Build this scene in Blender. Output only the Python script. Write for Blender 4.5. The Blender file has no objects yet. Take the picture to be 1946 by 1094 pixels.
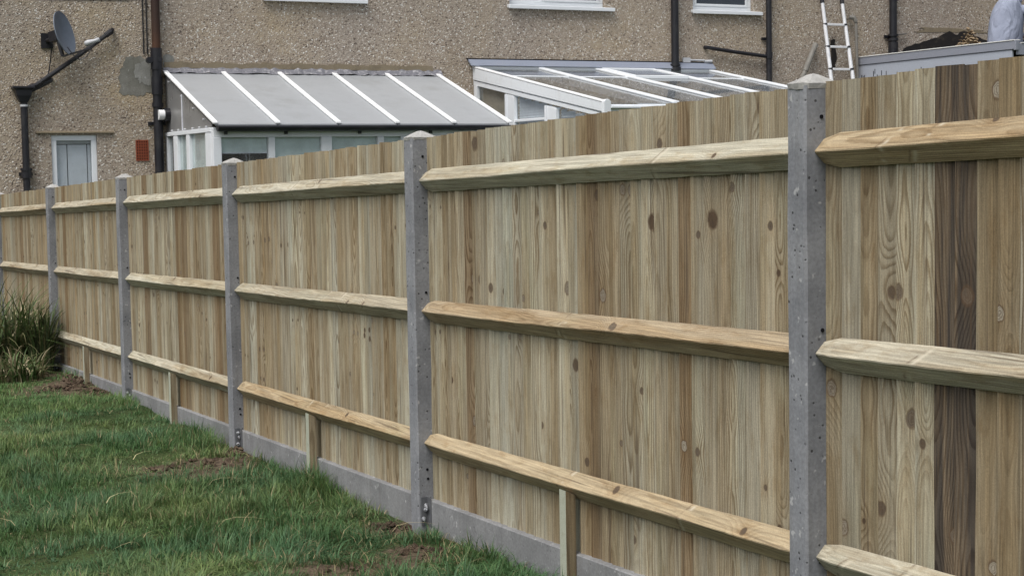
import bpy, bmesh, math, random
import numpy as np
from mathutils import Vector, Matrix

random.seed(7)
rng = np.random.default_rng(11)
sc = bpy.context.scene
COL = sc.collection

# ------------------------------------------------------------------ camera
cam_d = bpy.data.cameras.new('camera')
cam = bpy.data.objects.new('camera', cam_d)
COL.objects.link(cam)
yaw, pit, rol = .4499, .0695, -.0162
fw = Vector((math.sin(yaw) * math.cos(pit), math.cos(yaw) * math.cos(pit), -math.sin(pit)))
r0 = Vector((math.cos(yaw), -math.sin(yaw), 0))
u0 = r0.cross(fw)
rr = r0 * math.cos(rol) + u0 * math.sin(rol)
uu = -r0 * math.sin(rol) + u0 * math.cos(rol)
cam.matrix_world = Matrix(((rr.x, uu.x, -fw.x, -2.9477), (rr.y, uu.y, -fw.y, -4.0344),
                           (rr.z, uu.z, -fw.z, 1.5264), (0, 0, 0, 1)))
cam_d.sensor_width = 36
cam_d.lens = 3155.2 / 1946 * 36
cam_d.clip_start = .05
cam_d.clip_end = 800
sc.camera = cam

# ------------------------------------------------------------------ world, sun, exposure (bright overcast)
SUN_EL, SUN_AZ = math.radians(60), math.radians(240)      # azimuth from +Y clockwise: sun from the lawn side
w = bpy.data.worlds.new('World'); sc.world = w; w.use_nodes = True
nt = w.node_tree
bg = nt.nodes['Background']
sky = nt.nodes.new('ShaderNodeTexSky'); sky.sky_type = 'NISHITA'; sky.sun_disc = False
sky.sun_elevation = SUN_EL; sky.sun_rotation = SUN_AZ; sky.air_density = 1.0; sky.dust_density = 4.0; sky.ozone_density = 1.0
hs = nt.nodes.new('ShaderNodeHueSaturation'); hs.inputs['Saturation'].default_value = .46
nt.links.new(sky.outputs[0], hs.inputs['Color']); nt.links.new(hs.outputs[0], bg.inputs['Color'])
bg.inputs['Strength'].default_value = .072
sd = bpy.data.lights.new('sun', 'SUN'); sd.energy = 1.5; sd.angle = math.radians(36); sd.color = (1, .975, .94)
sun = bpy.data.objects.new('sun', sd); COL.objects.link(sun)
sdir = Vector((math.sin(SUN_AZ) * math.cos(SUN_EL), math.cos(SUN_AZ) * math.cos(SUN_EL), math.sin(SUN_EL)))
sun.rotation_euler = sdir.to_track_quat('Z', 'Y').to_euler(); sun.location = (-20, -8, 30)
sc.view_settings.view_transform = 'Standard'; sc.view_settings.look = 'None'
sc.view_settings.gamma = 1; sc.view_settings.use_curve_mapping = False
sc.view_settings.exposure = 1.05

# ------------------------------------------------------------------ node helper
class S:
    """a socket with arithmetic"""
    def __init__(s, g, sock): s.g, s.k = g, sock
    def _m(s, op, o=None, o2=None): return s.g.math(op, s, o, o2)
    def __add__(s, o): return s._m('ADD', o)
    __radd__ = __add__
    def __sub__(s, o): return s._m('SUBTRACT', o)
    def __rsub__(s, o): return s.g.math('SUBTRACT', o, s)
    def __mul__(s, o): return s._m('MULTIPLY', o)
    __rmul__ = __mul__
    def __truediv__(s, o): return s._m('DIVIDE', o)
    def sqrt(s): return s._m('SQRT')
    def fract(s): return s._m('FRACT')
    def exp(s): return s._m('EXPONENT')

class G:
    def __init__(s, name):
        s.m = bpy.data.materials.new(name); s.m.use_nodes = True
        s.t = s.m.node_tree; s.n = s.t.nodes
        s.b = s.n['Principled BSDF']; s.out = s.n['Material Output']
    def new(s, t): return s.n.new('ShaderNode' + t)
    def put(s, sock, v):
        if isinstance(v, S): s.t.links.new(v.k, sock)
        elif v is not None:
            if isinstance(v, (tuple, list)) and len(v) == 3 and sock.type == 'RGBA': v = (*v, 1)
            sock.default_value = v
    def math(s, op, a, b=None, c=None):
        n = s.new('Math'); n.operation = op
        for i, v in enumerate((a, b, c)):
            if v is not None: s.put(n.inputs[i], v)
        return S(s, n.outputs[0])
    def smooth(s, v, a, b, lo=0., hi=1.):
        n = s.new('MapRange'); n.interpolation_type = 'SMOOTHSTEP'
        for i, q in enumerate((v, a, b, lo, hi)): s.put(n.inputs[i], q)
        return S(s, n.outputs[0])
    def coord(s, which='Object'):
        n = s.new('TexCoord'); return S(s, n.outputs[which])
    def sep(s, v):
        n = s.new('SeparateXYZ'); s.put(n.inputs[0], v); return [S(s, o) for o in n.outputs]
    def comb(s, x=0., y=0., z=0.):
        n = s.new('CombineXYZ')
        for i, v in enumerate((x, y, z)): s.put(n.inputs[i], v)
        return S(s, n.outputs[0])
    def noise(s, v, scale=1., detail=2., rough=.5, dist=0., color=False):
        n = s.new('TexNoise'); s.put(n.inputs['Vector'], v)
        for k, q in (('Scale', scale), ('Detail', detail), ('Roughness', rough), ('Distortion', dist)): s.put(n.inputs[k], q)
        return S(s, n.outputs['Color' if color else 'Fac'])
    def vor(s, v, scale=1., feature='F1', rand=1., out='Distance'):
        n = s.new('TexVoronoi'); n.feature = feature; s.put(n.inputs['Vector'], v)
        s.put(n.inputs['Scale'], scale); s.put(n.inputs['Randomness'], rand)
        return S(s, n.outputs[out])
    def mix(s, f, a, b, mode='MIX'):
        n = s.new('MixRGB'); n.blend_type = mode
        s.put(n.inputs[0], f); s.put(n.inputs[1], a); s.put(n.inputs[2], b); return S(s, n.outputs[0])
    def ramp(s, f, stops, const=False):
        n = s.new('ValToRGB'); s.put(n.inputs[0], f); e = n.color_ramp.elements
        if const: n.color_ramp.interpolation = 'CONSTANT'
        while len(e) < len(stops): e.new(.5)
        for q, (p, c) in zip(e, stops): q.position = p; q.color = (*c, 1)
        return S(s, n.outputs[0])
    def attr(s, name, out='Fac', typ='OBJECT'):
        n = s.new('Attribute'); n.attribute_type = typ; n.attribute_name = name; return S(s, n.outputs[out])
    def obj(s, out):
        n = s.new('ObjectInfo'); return S(s, n.outputs[out])
    def bump(s, h, strength=.3, dist=.01):
        n = s.new('Bump'); s.put(n.inputs['Height'], h); n.inputs['Strength'].default_value = strength
        n.inputs['Distance'].default_value = dist
        s.t.links.new(n.outputs[0], s.b.inputs['Normal'])
    def done(s, color=None, rough=None, spec=None, metal=None):
        if color is not None: s.put(s.b.inputs['Base Color'], color)
        if rough is not None: s.put(s.b.inputs['Roughness'], rough)
        if spec is not None: s.put(s.b.inputs['Specular IOR Level'], spec)
        if metal is not None: s.put(s.b.inputs['Metallic'], metal)
        return s.m

# ------------------------------------------------------------------ materials
def mat_wood(name, along, across):
    g = G(name)
    x, y, z = g.sep(g.coord())
    ax = {'x': x, 'y': y, 'z': z}
    L, A, D = ax[along], ax[across], x
    seed = g.attr('seed')
    so = seed * 13.7
    mir = g.attr('mirror')                       # neighbouring boards are cut from one plank: mirrored figure
    A = A * mir
    pith = g.attr('pith', 'Vector'); p0, p1, p2 = g.sep(pith)
    w1 = g.noise(g.comb(so, L * 1.05, 0.), 1., 3.) - .5
    w2 = g.noise(g.comb(so + 40., L * 1.1, 3.), 1., 1.) - .5
    a = A - p0 + w2 * .05
    b = D + p1 + w1 * .13
    r = (a * a + b * b).sqrt()
    fine = g.noise(g.comb(A * 55. + so, D * 55., L * 7.), 1., 4., .65) - .5
    r = r + fine * .0048
    cores = None; halo = None; kd = None; kq = None
    kn = g.noise(g.comb(A * 75. + so, D * 75., L * 55.), 1., 2.) - .5
    for k in ('knot_a', 'knot_b'):
        ka, kl, kr = g.sep(g.attr(k, 'Vector'))
        da = (A * mir - ka) / kr
        dl = (L - kl) / (kr * 1.3)
        dd = da * da + dl * dl
        dw = da * da * .10 + dl * dl * .035
        r = r + (dw * -1.).exp() * (kr * 2.1)
        dd = dd + kn * 1.1
        c = g.smooth(dd, 1.05, .70)
        h = g.smooth(dd, 1.75, 1.0)
        hz = (dw * -1.6).exp()
        kq = dd if kq is None else g.math('MINIMUM', kq, dd)
        cores = c if cores is None else g.math('MAXIMUM', cores, c)
        halo = h if halo is None else g.math('MAXIMUM', halo, h)
        kd = hz if kd is None else g.math('MAXIMUM', kd, hz)
    fr = (r / p2 + so).fract()
    late = g.smooth(fr, .30, .85) * g.smooth(fr, 1.0, .88)
    patch = g.noise(g.comb(A * 9. + so, 5., L * 1.3), 1., 2.)
    ringk = g.smooth(patch, .28, .7, .15, 1.) * g.attr('figure')
    streak = g.noise(g.comb(A * 170. + so, D * 100., L * 2.2), 1., 3., .6)
    tint = g.obj('Color')
    stain = g.noise(g.comb(A * 16. + so * 1.7, 9., L * .55), 1., 3., .55)
    col = g.mix(g.smooth(stain, .5, .70, 0., .7), tint, g.mix(1., tint, (.64, .55, .44), 'MULTIPLY'))
    heart = g.smooth(r + (patch - .5) * .03, .050, .030, 0., .55)
    col = g.mix(heart, col, g.mix(1., tint, (.74, .64, .50), 'MULTIPLY'))
    green = g.noise(g.comb(A * 5., so, L * 1.6), 1., 2.)
    col = g.mix(g.smooth(green, .55, .75, 0., .45), col, g.mix(1., tint, (.90, .97, .94), 'MULTIPLY'))
    col = g.mix(late * ringk, col, g.mix(1., col, (.45, .37, .285), 'MULTIPLY'))
    sk = g.smooth(streak, .25, .75, .74, 1.18)
    col = g.mix(1., col, g.comb(sk, sk, sk), 'MULTIPLY')
    s2 = g.noise(g.comb(A * 38. + so * 3. + w1 * 2., D * 60., L * 2.1), 1., 4., .7)
    k2 = g.smooth(s2, .30, .70, .82, 1.13)
    col = g.mix(1., col, g.comb(k2, k2, k2 * .97), 'MULTIPLY')
    blot = g.noise(g.comb(A * 22. + so, D * 22., L * 7.), 1., 4., .7)
    col = g.mix(g.smooth(blot, .48, .72, 0., .65), col, g.mix(1., col, (.74, .65, .54), 'MULTIPLY'))
    sn = g.noise(g.comb(A * 30. + so, 0., L * 1.0), 1., 4., .65)
    col = g.mix(g.attr('stain') * g.smooth(sn, .36, .58), col, g.mix(late, (.042, .036, .032), (.022, .018, .016)))
    fz = g.noise(g.comb(x * 260., y * 260., z * 260.), 1., 2., .6)
    k3 = g.smooth(fz, .25, .75, .86, 1.13)
    col = g.mix(1., col, g.comb(k3, k3, k3), 'MULTIPLY')
    ck = g.noise(g.comb(A * 60. + so, 2., L * 1.1), 1., 1.)
    col = g.mix(g.smooth(ck, .64, .72, 0., .6), col, (.075, .052, .034))
    col = g.mix(kd * .35, col, g.mix(1., col, (.66, .52, .36), 'MULTIPLY'))
    tone = g.attr('knot_tone')
    kc = g.mix(kn * 1.2 + .5, g.mix(tone, (.035, .024, .016), (.36, .33, .27)), g.mix(tone, (.10, .062, .035), (.30, .26, .19)))
    col = g.mix(halo * .7, col, (.085, .052, .030))
    kring = g.smooth(g.math('SINE', kq * 16. + kn * 3.), -.4, .8)
    kc = g.mix(kring * .55, kc, (.07, .045, .028))
    col = g.mix(cores * .88, col, kc)
    g.bump(late * .5 + streak * .6 - cores * .4, .45, .0025)
    if along == 'y':                             # spike knots: slanting pale and dark lines across the rail
        brk = g.smooth(g.noise(g.comb(L * 9., A * 40., so), 1., 2.), .42, .58)
        for k, sl in (('knot_a', 1.1), ('knot_b', .8)):
            ka, kl, kr = g.sep(g.attr(k, 'Vector'))
            for off, w_, cc in ((.35, .009, (.52, .47, .37)), (.372, .005, (.12, .08, .05))):
                t = (L - kl - off + A * sl + fine * .02) / w_
                col = g.mix((t * t * -1.).exp() * brk * .6, col, cc)
    return g.done(col, .78, .25)

def mat_concrete(name, c1, c2, pits=1.):
    g = G(name); o = g.coord()
    ob = g.obj('Random') * 37.
    v = g.new('VectorMath'); v.operation = 'ADD'; g.put(v.inputs[0], o); g.put(v.inputs[1], g.comb(ob, ob, ob)); p = S(g, v.outputs[0])
    n1 = g.noise(p, 5., 4., .6); n2 = g.noise(p, 90., 3., .6)
    col = g.mix(g.smooth(n1, .3, .7), c1, c2)
    s = g.smooth(n2, .2, .8, .82, 1.14)
    col = g.mix(1., col, g.comb(s, s, s), 'MULTIPLY')
    x, y, z = g.sep(p)
    run = g.noise(g.comb(x * 30., y * 30., z * 1.2), 1., 2.)
    col = g.mix(g.smooth(run, .5, .75, 0., .35), col, g.mix(1., col, (.66, .63, .57), 'MULTIPLY'))
    d = g.vor(p, 46.)
    keep = g.smooth(g.noise(p, 23., 1.), .50, .60)
    pit = g.smooth(d, .24, .14) * keep * pits
    col = g.mix(pit * .85, col, (.03, .03, .03))
    pale = g.smooth(g.noise(p, 31., 2.), .66, .74, 0., .4)
    col = g.mix(pale, col, (.55, .55, .54))
    g.bump(n2 * .4 - pit, .5, .003)
    return g.done(col, .85, .3)

def mat_plain(name, c, rough=.5, spec=.4, metal=0., dirt=.15, dcol=(.10, .09, .08), scale=6., fine=.08):
    g = G(name); o = g.coord()
    n = g.noise(o, scale, 4., .6); f = g.noise(o, scale * 22., 2.)
    col = g.mix(g.smooth(n, .48, .8, 0., dirt), c, dcol)
    s = g.smooth(f, .2, .8, 1 - fine, 1 + fine)
    col = g.mix(1., col, g.comb(s, s, s), 'MULTIPLY')
    rg = g.smooth(n, .3, .7, rough * .85, min(1., rough * 1.2))
    g.bump(f, .12, .002)
    return g.done(col, rg, spec, metal)

def mat_pebbledash():
    g = G('pebbledash'); o = g.coord()
    big = g.noise(o, .55, 4., .55); mid = g.noise(o, 2.3, 3., .6)
    mort = g.mix(g.smooth(big, .35, .65), (.43, .355, .26), (.385, .335, .285))
    mort = g.mix(g.smooth(mid, .5, .75, 0., .5), mort, (.30, .255, .21))
    dist = g.noise(o, 30., 2., .5, color=True)
    v = g.new('VectorMath'); v.operation = 'MULTIPLY_ADD'; g.put(v.inputs[0], dist); v.inputs[1].default_value = (.03,) * 3; g.put(v.inputs[2], o)
    p = S(g, v.outputs[0])
    d = g.vor(p, 50.); cc = g.vor(p, 50., out='Color'); cr, cg, cb = g.sep(cc)
    stone = g.ramp(cr, [(0., (.12, .095, .08)), (.09, (.25, .20, .16)), (.26, (.38, .32, .26)), (.55, (.49, .43, .36)), (.77, (.64, .58, .51)), (.91, (.82, .80, .75))], True)
    m = g.smooth(d, .62, .40) * g.smooth(cg, .10, .16)
    dens = g.smooth(mid, .30, .62, .55, 1.)
    col = g.mix(m * dens, mort, stone)
    gap = g.smooth(g.vor(p, 50., 'DISTANCE_TO_EDGE'), .10, .0)
    col = g.mix(gap * .45, col, (.10, .078, .06))
    x, y, z = g.sep(o)
    run = g.noise(g.comb(x * 2.2, 0., z * .35), 1., 3., .6)
    col = g.mix(g.smooth(run, .55, .8, 0., .45), col, g.mix(1., col, (.66, .64, .62), 'MULTIPLY'))
    n5 = g.noise(g.comb(x * 1.1 + 4., 0., z * 1.6), 1., 5., .65)
    wet = g.smooth(x, 12.2, 14.5) * g.smooth(z, 4.6, 3.3)          # old damp soot round the flat roof
    col = g.mix(g.smooth(n5 + wet * .22, .55, .80, 0., .55), col, g.mix(1., col, (.55, .50, .47), 'MULTIPLY'))
    lich = g.noise(g.comb(x * .8, 3., z * .9), 1., 4., .6)
    col = g.mix(g.smooth(lich, .56, .72, 0., .45), col, (.42, .33, .20))
    g.bump(g.smooth(d, .7, 0.) * m, .7, .012)
    return g.done(col, .92, .15)

def mat_glass(name, tint=(.95, .97, .97), grime=.06):
    g = G(name); o = g.coord()
    tr = g.new('BsdfTransparent'); tr.inputs[0].default_value = (*tint, 1)
    gl = g.new('BsdfGlossy'); gl.inputs['Roughness'].default_value = .03
    ge = g.new('NewGeometry'); dt = g.new('VectorMath'); dt.operation = 'DOT_PRODUCT'
    g.t.links.new(ge.outputs['Normal'], dt.inputs[0]); g.t.links.new(ge.outputs['Incoming'], dt.inputs[1])
    cosv = g.math('ABSOLUTE', S(g, dt.outputs['Value']))
    fres = g.math('POWER', 1. - cosv, 5.) * .95 + .04
    df = g.new('BsdfDiffuse'); df.inputs[0].default_value = (.42, .43, .43, 1)
    m1 = g.new('MixShader'); g.put(m1.inputs[0], fres); g.t.links.new(tr.outputs[0], m1.inputs[1]); g.t.links.new(gl.outputs[0], m1.inputs[2])
    m2 = g.new('MixShader'); g.put(m2.inputs[0], g.smooth(g.noise(o, 3., 4., .65), .35, .75, grime * .4, grime * 1.8))
    g.t.links.new(m1.outputs[0], m2.inputs[1]); g.t.links.new(df.outputs[0], m2.inputs[2])
    g.t.links.new(m2.outputs[0], g.out.inputs['Surface'])
    return g.m

def mat_lawn():
    g = G('lawn_ground'); o = g.coord()
    n = g.noise(o, 1.2, 4., .6); n2 = g.noise(o, 18., 4., .65); n3 = g.noise(o, 90., 3.)
    green = g.mix(g.smooth(n, .3, .7), (.035, .055, .02), (.06, .085, .03))
    green = g.mix(g.smooth(n2, .45, .7, 0., .7), green, (.028, .026, .014))
    soil = g.mix(g.smooth(n2, .3, .7), (.055, .040, .028), (.13, .098, .07))
    s = g.attr('soil', 'Fac', 'GEOMETRY')
    k = g.smooth(s + (n2 - .5) * .7, .35, .6)
    col = g.mix(k, green, soil)
    q = g.smooth(n3, .2, .8, .7, 1.25)
    col = g.mix(1., col, g.comb(q, q, q), 'MULTIPLY')
    g.bump(n2 + n3 * .4, .9, .03)
    return g.done(col, .95, .1)

def mat_leaf(name, transl=.25):
    g = G(name)
    c = g.attr('leaf_colour', 'Color', 'GEOMETRY')
    g.done(c, .55, .25)
    t = g.new('BsdfTranslucent'); g.put(t.inputs[0], c)
    m = g.new('MixShader'); m.inputs[0].default_value = transl
    g.t.links.new(g.b.outputs[0], m.inputs[1]); g.t.links.new(t.outputs[0], m.inputs[2])
    g.t.links.new(m.outputs[0], g.out.inputs['Surface'])
    return g.m

def mat_soil():
    g = G('soil'); o = g.coord()
    n = g.noise(o, 14., 4., .65); f = g.noise(o, 120., 3.)
    col = g.mix(g.smooth(n, .3, .7), (.042, .030, .022), (.115, .083, .058))
    q = g.smooth(f, .2, .8, .65, 1.3)
    col = g.mix(1., col, g.comb(q, q, q), 'MULTIPLY')
    g.bump(n + f, .9, .012)
    return g.done(col, .95, .1)

def mat_pipe_rust():
    g = G('rusted_iron'); o = g.coord(); x, y, z = g.sep(o)
    n = g.noise(o, 9., 4., .65)
    lo = g.smooth(z + (n - .5) * .5, 3.05, 3.35)
    hi = g.smooth(z + (n - .5) * .6, 4.1, 3.5)
    rust = g.mix(n, (.035, .02, .014), (.13, .055, .026))
    col = g.mix(lo * hi * .9, (.014, .014, .017), rust)
    col = g.mix(g.smooth(z, 3.5, 3.9, 0., .8), col, g.mix(n, (.03, .018, .014), (.06, .03, .02)))
    g.bump(n, .3, .006)
    return g.done(col, .65, .3)

M = {}
M['board'] = mat_wood('fence_board_wood', 'z', 'y')
M['stake_front'] = mat_plain('pale_stake_front', (.36, .375, .30), .85, .2, dirt=.5, dcol=(.22, .22, .16), scale=30., fine=.2)
M['rail'] = mat_wood('arris_rail_wood', 'y', 'z')
M['post'] = mat_concrete('post_concrete', (.160, .166, .180), (.235, .241, .254), 1.)
M['cap'] = mat_concrete('cap_mortar', (.29, .285, .27), (.38, .375, .355), .5)
M['gravel'] = mat_concrete('gravel_board_concrete', (.165, .167, .170), (.235, .237, .240), .45)
M['dash'] = mat_pebbledash()
M['patch'] = mat_concrete('cement_patch', (.15, .148, .125), (.23, .225, .20), .3)
M['patch2'] = mat_concrete('pale_cement', (.20, .20, .185), (.28, .28, .26), .2)
M['mortar'] = mat_plain('mortar_fillet', (.235, .195, .135), .9, .2, dirt=.5, dcol=(.12, .10, .075), fine=.2)
M['upvc'] = mat_plain('white_upvc', (.74, .77, .80), .35, .45, dirt=.16, dcol=(.45, .46, .45), fine=.02)
M['paint'] = mat_plain('white_painted_timber', (.70, .73, .76), .5, .4, dirt=.3, dcol=(.48, .48, .46), fine=.05)
M['opal'] = mat_plain('opal_plastic', (.315, .33, .345), .38, .45, dirt=.5, dcol=(.21, .21, .205), scale=2.2, fine=.03)
M['bar'] = mat_plain('white_glazing_bar', (.82, .83, .84), .35, .45, dirt=.12, dcol=(.5, .5, .48), fine=.03)
M['sidepoly'] = mat_plain('grey_side_sheet', (.20, .20, .20), .3, .5, dirt=.5, dcol=(.36, .36, .36), scale=3., fine=.03)
M['black'] = mat_plain('black_plastic', (.013, .013, .017), .42, .45, dirt=.5, dcol=(.05, .048, .045), fine=.1)
M['rust'] = mat_pipe_rust()
M['lead'] = mat_plain('lead_flashing', (.26, .29, .36), .5, .4, metal=.2, dirt=.5, dcol=(.27, .28, .30), scale=4.)
M['oldlead'] = mat_plain('old_flashing', (.16, .16, .18), .7, .3, dirt=.95, dcol=(.50, .49, .50), scale=22., fine=.2)
M['terracotta'] = mat_plain('terracotta', (.27, .075, .04), .8, .2, dirt=.4, dcol=(.16, .06, .04), scale=15.)
M['dark'] = mat_plain('dark_void', (.008, .008, .01), .8, .1, dirt=0.)
M['interior'] = mat_plain('dim_interior', (.06, .06, .065), .9, .1, dirt=.3)
M['room'] = mat_plain('conservatory_floor', (.24, .22, .20), .7, .2, dirt=.3)
M['blind'] = mat_plain('pale_roller_blind', (.70, .78, .78), .8, .2, dirt=.08, dcol=(.4, .45, .45), fine=.02)
M['slat'] = mat_plain('grey_blind', (.70, .72, .78), .6, .3, dirt=.1, dcol=(.45, .45, .45))
M['tanblind'] = mat_plain('tan_blind', (.34, .29, .225), .8, .2, dirt=.15)
M['glass'] = mat_glass('window_glass')
M['roofglass'] = mat_glass('roof_glass', (.93, .95, .96), .07)
M['pane'] = mat_plain('reflecting_pane', (.035, .045, .06), .06, .6, dirt=.1, dcol=(.10, .11, .13), fine=0.)
M['dishgrey'] = mat_plain('dish_grey', (.135, .16, .20), .45, .4, dirt=.25, dcol=(.09, .10, .12))
M['lnb'] = mat_plain('light_grey_plastic', (.48, .49, .51), .5, .4)
M['alu'] = mat_plain('aluminium', (.74, .75, .77), .4, .5, metal=.1, dirt=.35, dcol=(.35, .35, .36), scale=14.)
M['fascia'] = mat_plain('grey_fascia', (.24, .255, .30), .45, .4, dirt=.25, dcol=(.2, .2, .22), scale=3.)
M['fascia2'] = mat_plain('pale_grey_cladding', (.36, .39, .45), .45, .4, dirt=.3, dcol=(.33, .33, .36), scale=5.)
M['lip'] = mat_plain('pale_roof_trim', (.62, .62, .60), .5, .4)
M['felt'] = mat_plain('black_roof_felt', (.022, .02, .02), .9, .2, dirt=.7, dcol=(.09, .075, .06), scale=7., fine=.3)
M['rubble'] = mat_plain('sandy_rubble', (.30, .23, .15), .95, .1, dirt=.6, dcol=(.14, .105, .07), scale=25., fine=.25)
M['greypipe'] = mat_plain('grey_pipe', (.20, .19, .17), .6, .3, dirt=.5)
M['clip'] = mat_plain('galvanised_clip', (.12, .125, .135), .5, .4, metal=.3, dirt=.4)
M['steel'] = mat_plain('zinc_steel', (.70, .71, .73), .3, .5, metal=.8)
M['tiles'] = mat_plain('brown_roof_tiles', (.11, .07, .05), .85, .2, dirt=.5, scale=3., fine=.2)
M['sweat'] = mat_plain('grey_marl_cotton', (.25, .275, .35), .95, .1, dirt=.3, dcol=(.19, .21, .27), scale=9., fine=.12)
def _folds(m):
    nt_ = m.node_tree; b_ = nt_.nodes['Principled BSDF']; tc = nt_.nodes.new('ShaderNodeTexCoord'); mp = nt_.nodes.new('ShaderNodeMapping')
    mp.inputs['Rotation'].default_value = (.3, .5, .6); mp.inputs['Scale'].default_value = (7, 7, 2.6)
    nz = nt_.nodes.new('ShaderNodeTexNoise'); nz.inputs['Scale'].default_value = 1.; nz.inputs['Detail'].default_value = 2; nz.inputs['Distortion'].default_value = 1.2
    bp = nt_.nodes.new('ShaderNodeBump'); bp.inputs['Distance'].default_value = .12; bp.inputs['Strength'].default_value = .45
    nt_.links.new(tc.outputs['Object'], mp.inputs[0]); nt_.links.new(mp.outputs[0], nz.inputs['Vector']); nt_.links.new(nz.outputs['Fac'], bp.inputs['Height']); nt_.links.new(bp.outputs[0], b_.inputs['Normal'])
_folds(M['sweat'])
M['navy'] = mat_plain('navy_cotton', (.018, .020, .034), .9, .15)
M['skin'] = mat_plain('skin', (.42, .25, .18), .55, .4)
M['hair'] = mat_plain('brown_hair', (.035, .022, .015), .6, .3)
M['boot'] = mat_plain('tan_boots', (.16, .10, .05), .7, .3)
M['lawn'] = mat_lawn(); M['leaf'] = mat_leaf('grass_blades', .3); M['strap'] = mat_leaf('strap_leaves', .2); M['soil'] = mat_soil()

# ------------------------------------------------------------------ mesh helpers
class MB:
    def __init__(s): s.v = []; s.f = []; s.mi = []
    def add(s, vs, fs, mi=0):
        n = len(s.v); s.v += [tuple(q) for q in vs]; s.f += [tuple(i + n for i in f) for f in fs]; s.mi += [mi] * len(fs); return s
    def box(s, a, b, mi=0):
        (x0, y0, z0), (x1, y1, z1) = a, b
        vs = [(x0, y0, z0), (x1, y0, z0), (x1, y1, z0), (x0, y1, z0), (x0, y0, z1), (x1, y0, z1), (x1, y1, z1), (x0, y1, z1)]
        return s.add(vs, [(0, 3, 2, 1), (4, 5, 6, 7), (0, 1, 5, 4), (1, 2, 6, 5), (2, 3, 7, 6), (3, 0, 4, 7)], mi)
    def bar(s, p, q, w, h, up=(0, 0, 1), mi=0):
        """box section from p to q: w across, h along up"""
        p, q = Vector(p), Vector(q); d = (q - p).normalized()
        sd = d.cross(Vector(up)).normalized(); u = sd.cross(d).normalized()
        vs = []
        for c in (p, q):
            for a, b in ((-1, -1), (1, -1), (1, 1), (-1, 1)): vs.append(c + sd * (a * w / 2) + u * (b * h / 2))
        return s.add(vs, [(3, 2, 1, 0), (4, 5, 6, 7), (0, 1, 5, 4), (1, 2, 6, 5), (2, 3, 7, 6), (3, 0, 4, 7)], mi)
    def tube(s, pts, rad, n=12, cap=True, mi=0):
        pts = [Vector(p) for p in pts]
        if not isinstance(rad, (list, tuple)): rad = [rad] * len(pts)
        rings = []; base = len(s.v)
        for i, p in enumerate(pts):
            d = (pts[min(i + 1, len(pts) - 1)] - pts[max(i - 1, 0)]).normalized()
            ref = Vector((0, 0, 1)) if abs(d.z) < .9 else Vector((1, 0, 0))
            a = d.cross(ref).normalized(); b = d.cross(a)
            rings.append([p + (a * math.cos(t) + b * math.sin(t)) * rad[i] for t in [2 * math.pi * k / n for k in range(n)]])
        vs = [v for r in rings for v in r]; fs = []
        for i in range(len(pts) - 1):
            for k in range(n):
                fs.append((i * n + k, i * n + (k + 1) % n, (i + 1) * n + (k + 1) % n, (i + 1) * n + k))
        if cap: fs += [tuple(range(n - 1, -1, -1)), tuple(range((len(pts) - 1) * n, len(pts) * n))]
        return s.add(vs, fs, mi)
    def prism(s, poly, axis, a, b, mi=0):
        """polygon (2-D points) extruded from a to b along an axis ('x','y','z')"""
        def P(p, t):
            return {'x': (t, p[0], p[1]), 'y': (p[0], t, p[1]), 'z': (p[0], p[1], t)}[axis]
        n = len(poly)
        vs = [P(p, a) for p in poly] + [P(p, b) for p in poly]
        fs = [tuple(range(n)), tuple(range(2 * n - 1, n - 1, -1))]
        fs += [(i, i + n, (i + 1) % n + n, (i + 1) % n) for i in range(n)]
        return s.add(vs, fs, mi)
    def mesh(s, name, mats, smooth=False, origin=(0, 0, 0)):
        o = np.array(origin)
        me = bpy.data.meshes.new(name)
        me.from_pydata([tuple(np.array(v) - o) for v in s.v], [], s.f)
        for m in (mats if isinstance(mats, (list, tuple)) else [mats]): me.materials.append(m)
        me.polygons.foreach_set('material_index', s.mi)
        if smooth: me.polygons.foreach_set('use_smooth', [True] * len(s.f))
        me.update()
        bm = bmesh.new(); bm.from_mesh(me); bmesh.ops.recalc_face_normals(bm, faces=bm.faces); bm.to_mesh(me); bm.free()
        return me
    def build(s, name, mats, parent=None, smooth=False, bevel=0., origin=None):
        """world coordinates in, one mesh object out; a part is placed relative to its thing"""
        par = origin if origin is not None else (root_loc(parent) if parent else (0, 0, 0))
        ob = bpy.data.objects.new(name, s.mesh(name, mats, smooth, par))
        COL.objects.link(ob)
        if parent: ob.parent = parent
        elif origin is not None: ob.location = origin
        if bevel:
            md = ob.modifiers.new('bevel', 'BEVEL'); md.width = bevel; md.segments = 2; md.limit_method = 'ANGLE'
        return ob

def soften(o, deg=40):
    o.data.polygons.foreach_set('use_smooth', [True] * len(o.data.polygons)); o.data.set_sharp_from_angle(angle=math.radians(deg)); return o
def root_loc(o):
    v = Vector((0, 0, 0))
    while o: v = v + o.location; o = o.parent
    return tuple(v)
def empty(name, loc):
    o = bpy.data.objects.new(name, None); o.location = loc; o.empty_display_size = .2; COL.objects.link(o); return o
def tag(o, label=None, cat=None, group=None, kind=None):
    if label: o['label'] = label
    if cat: o['category'] = cat
    if group: o['group'] = group
    if kind: o['kind'] = kind
    return o
def link_child(mesh, name, parent, loc):
    o = bpy.data.objects.new(name, mesh); COL.objects.link(o); o.parent = parent; o.location = loc; return o

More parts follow.
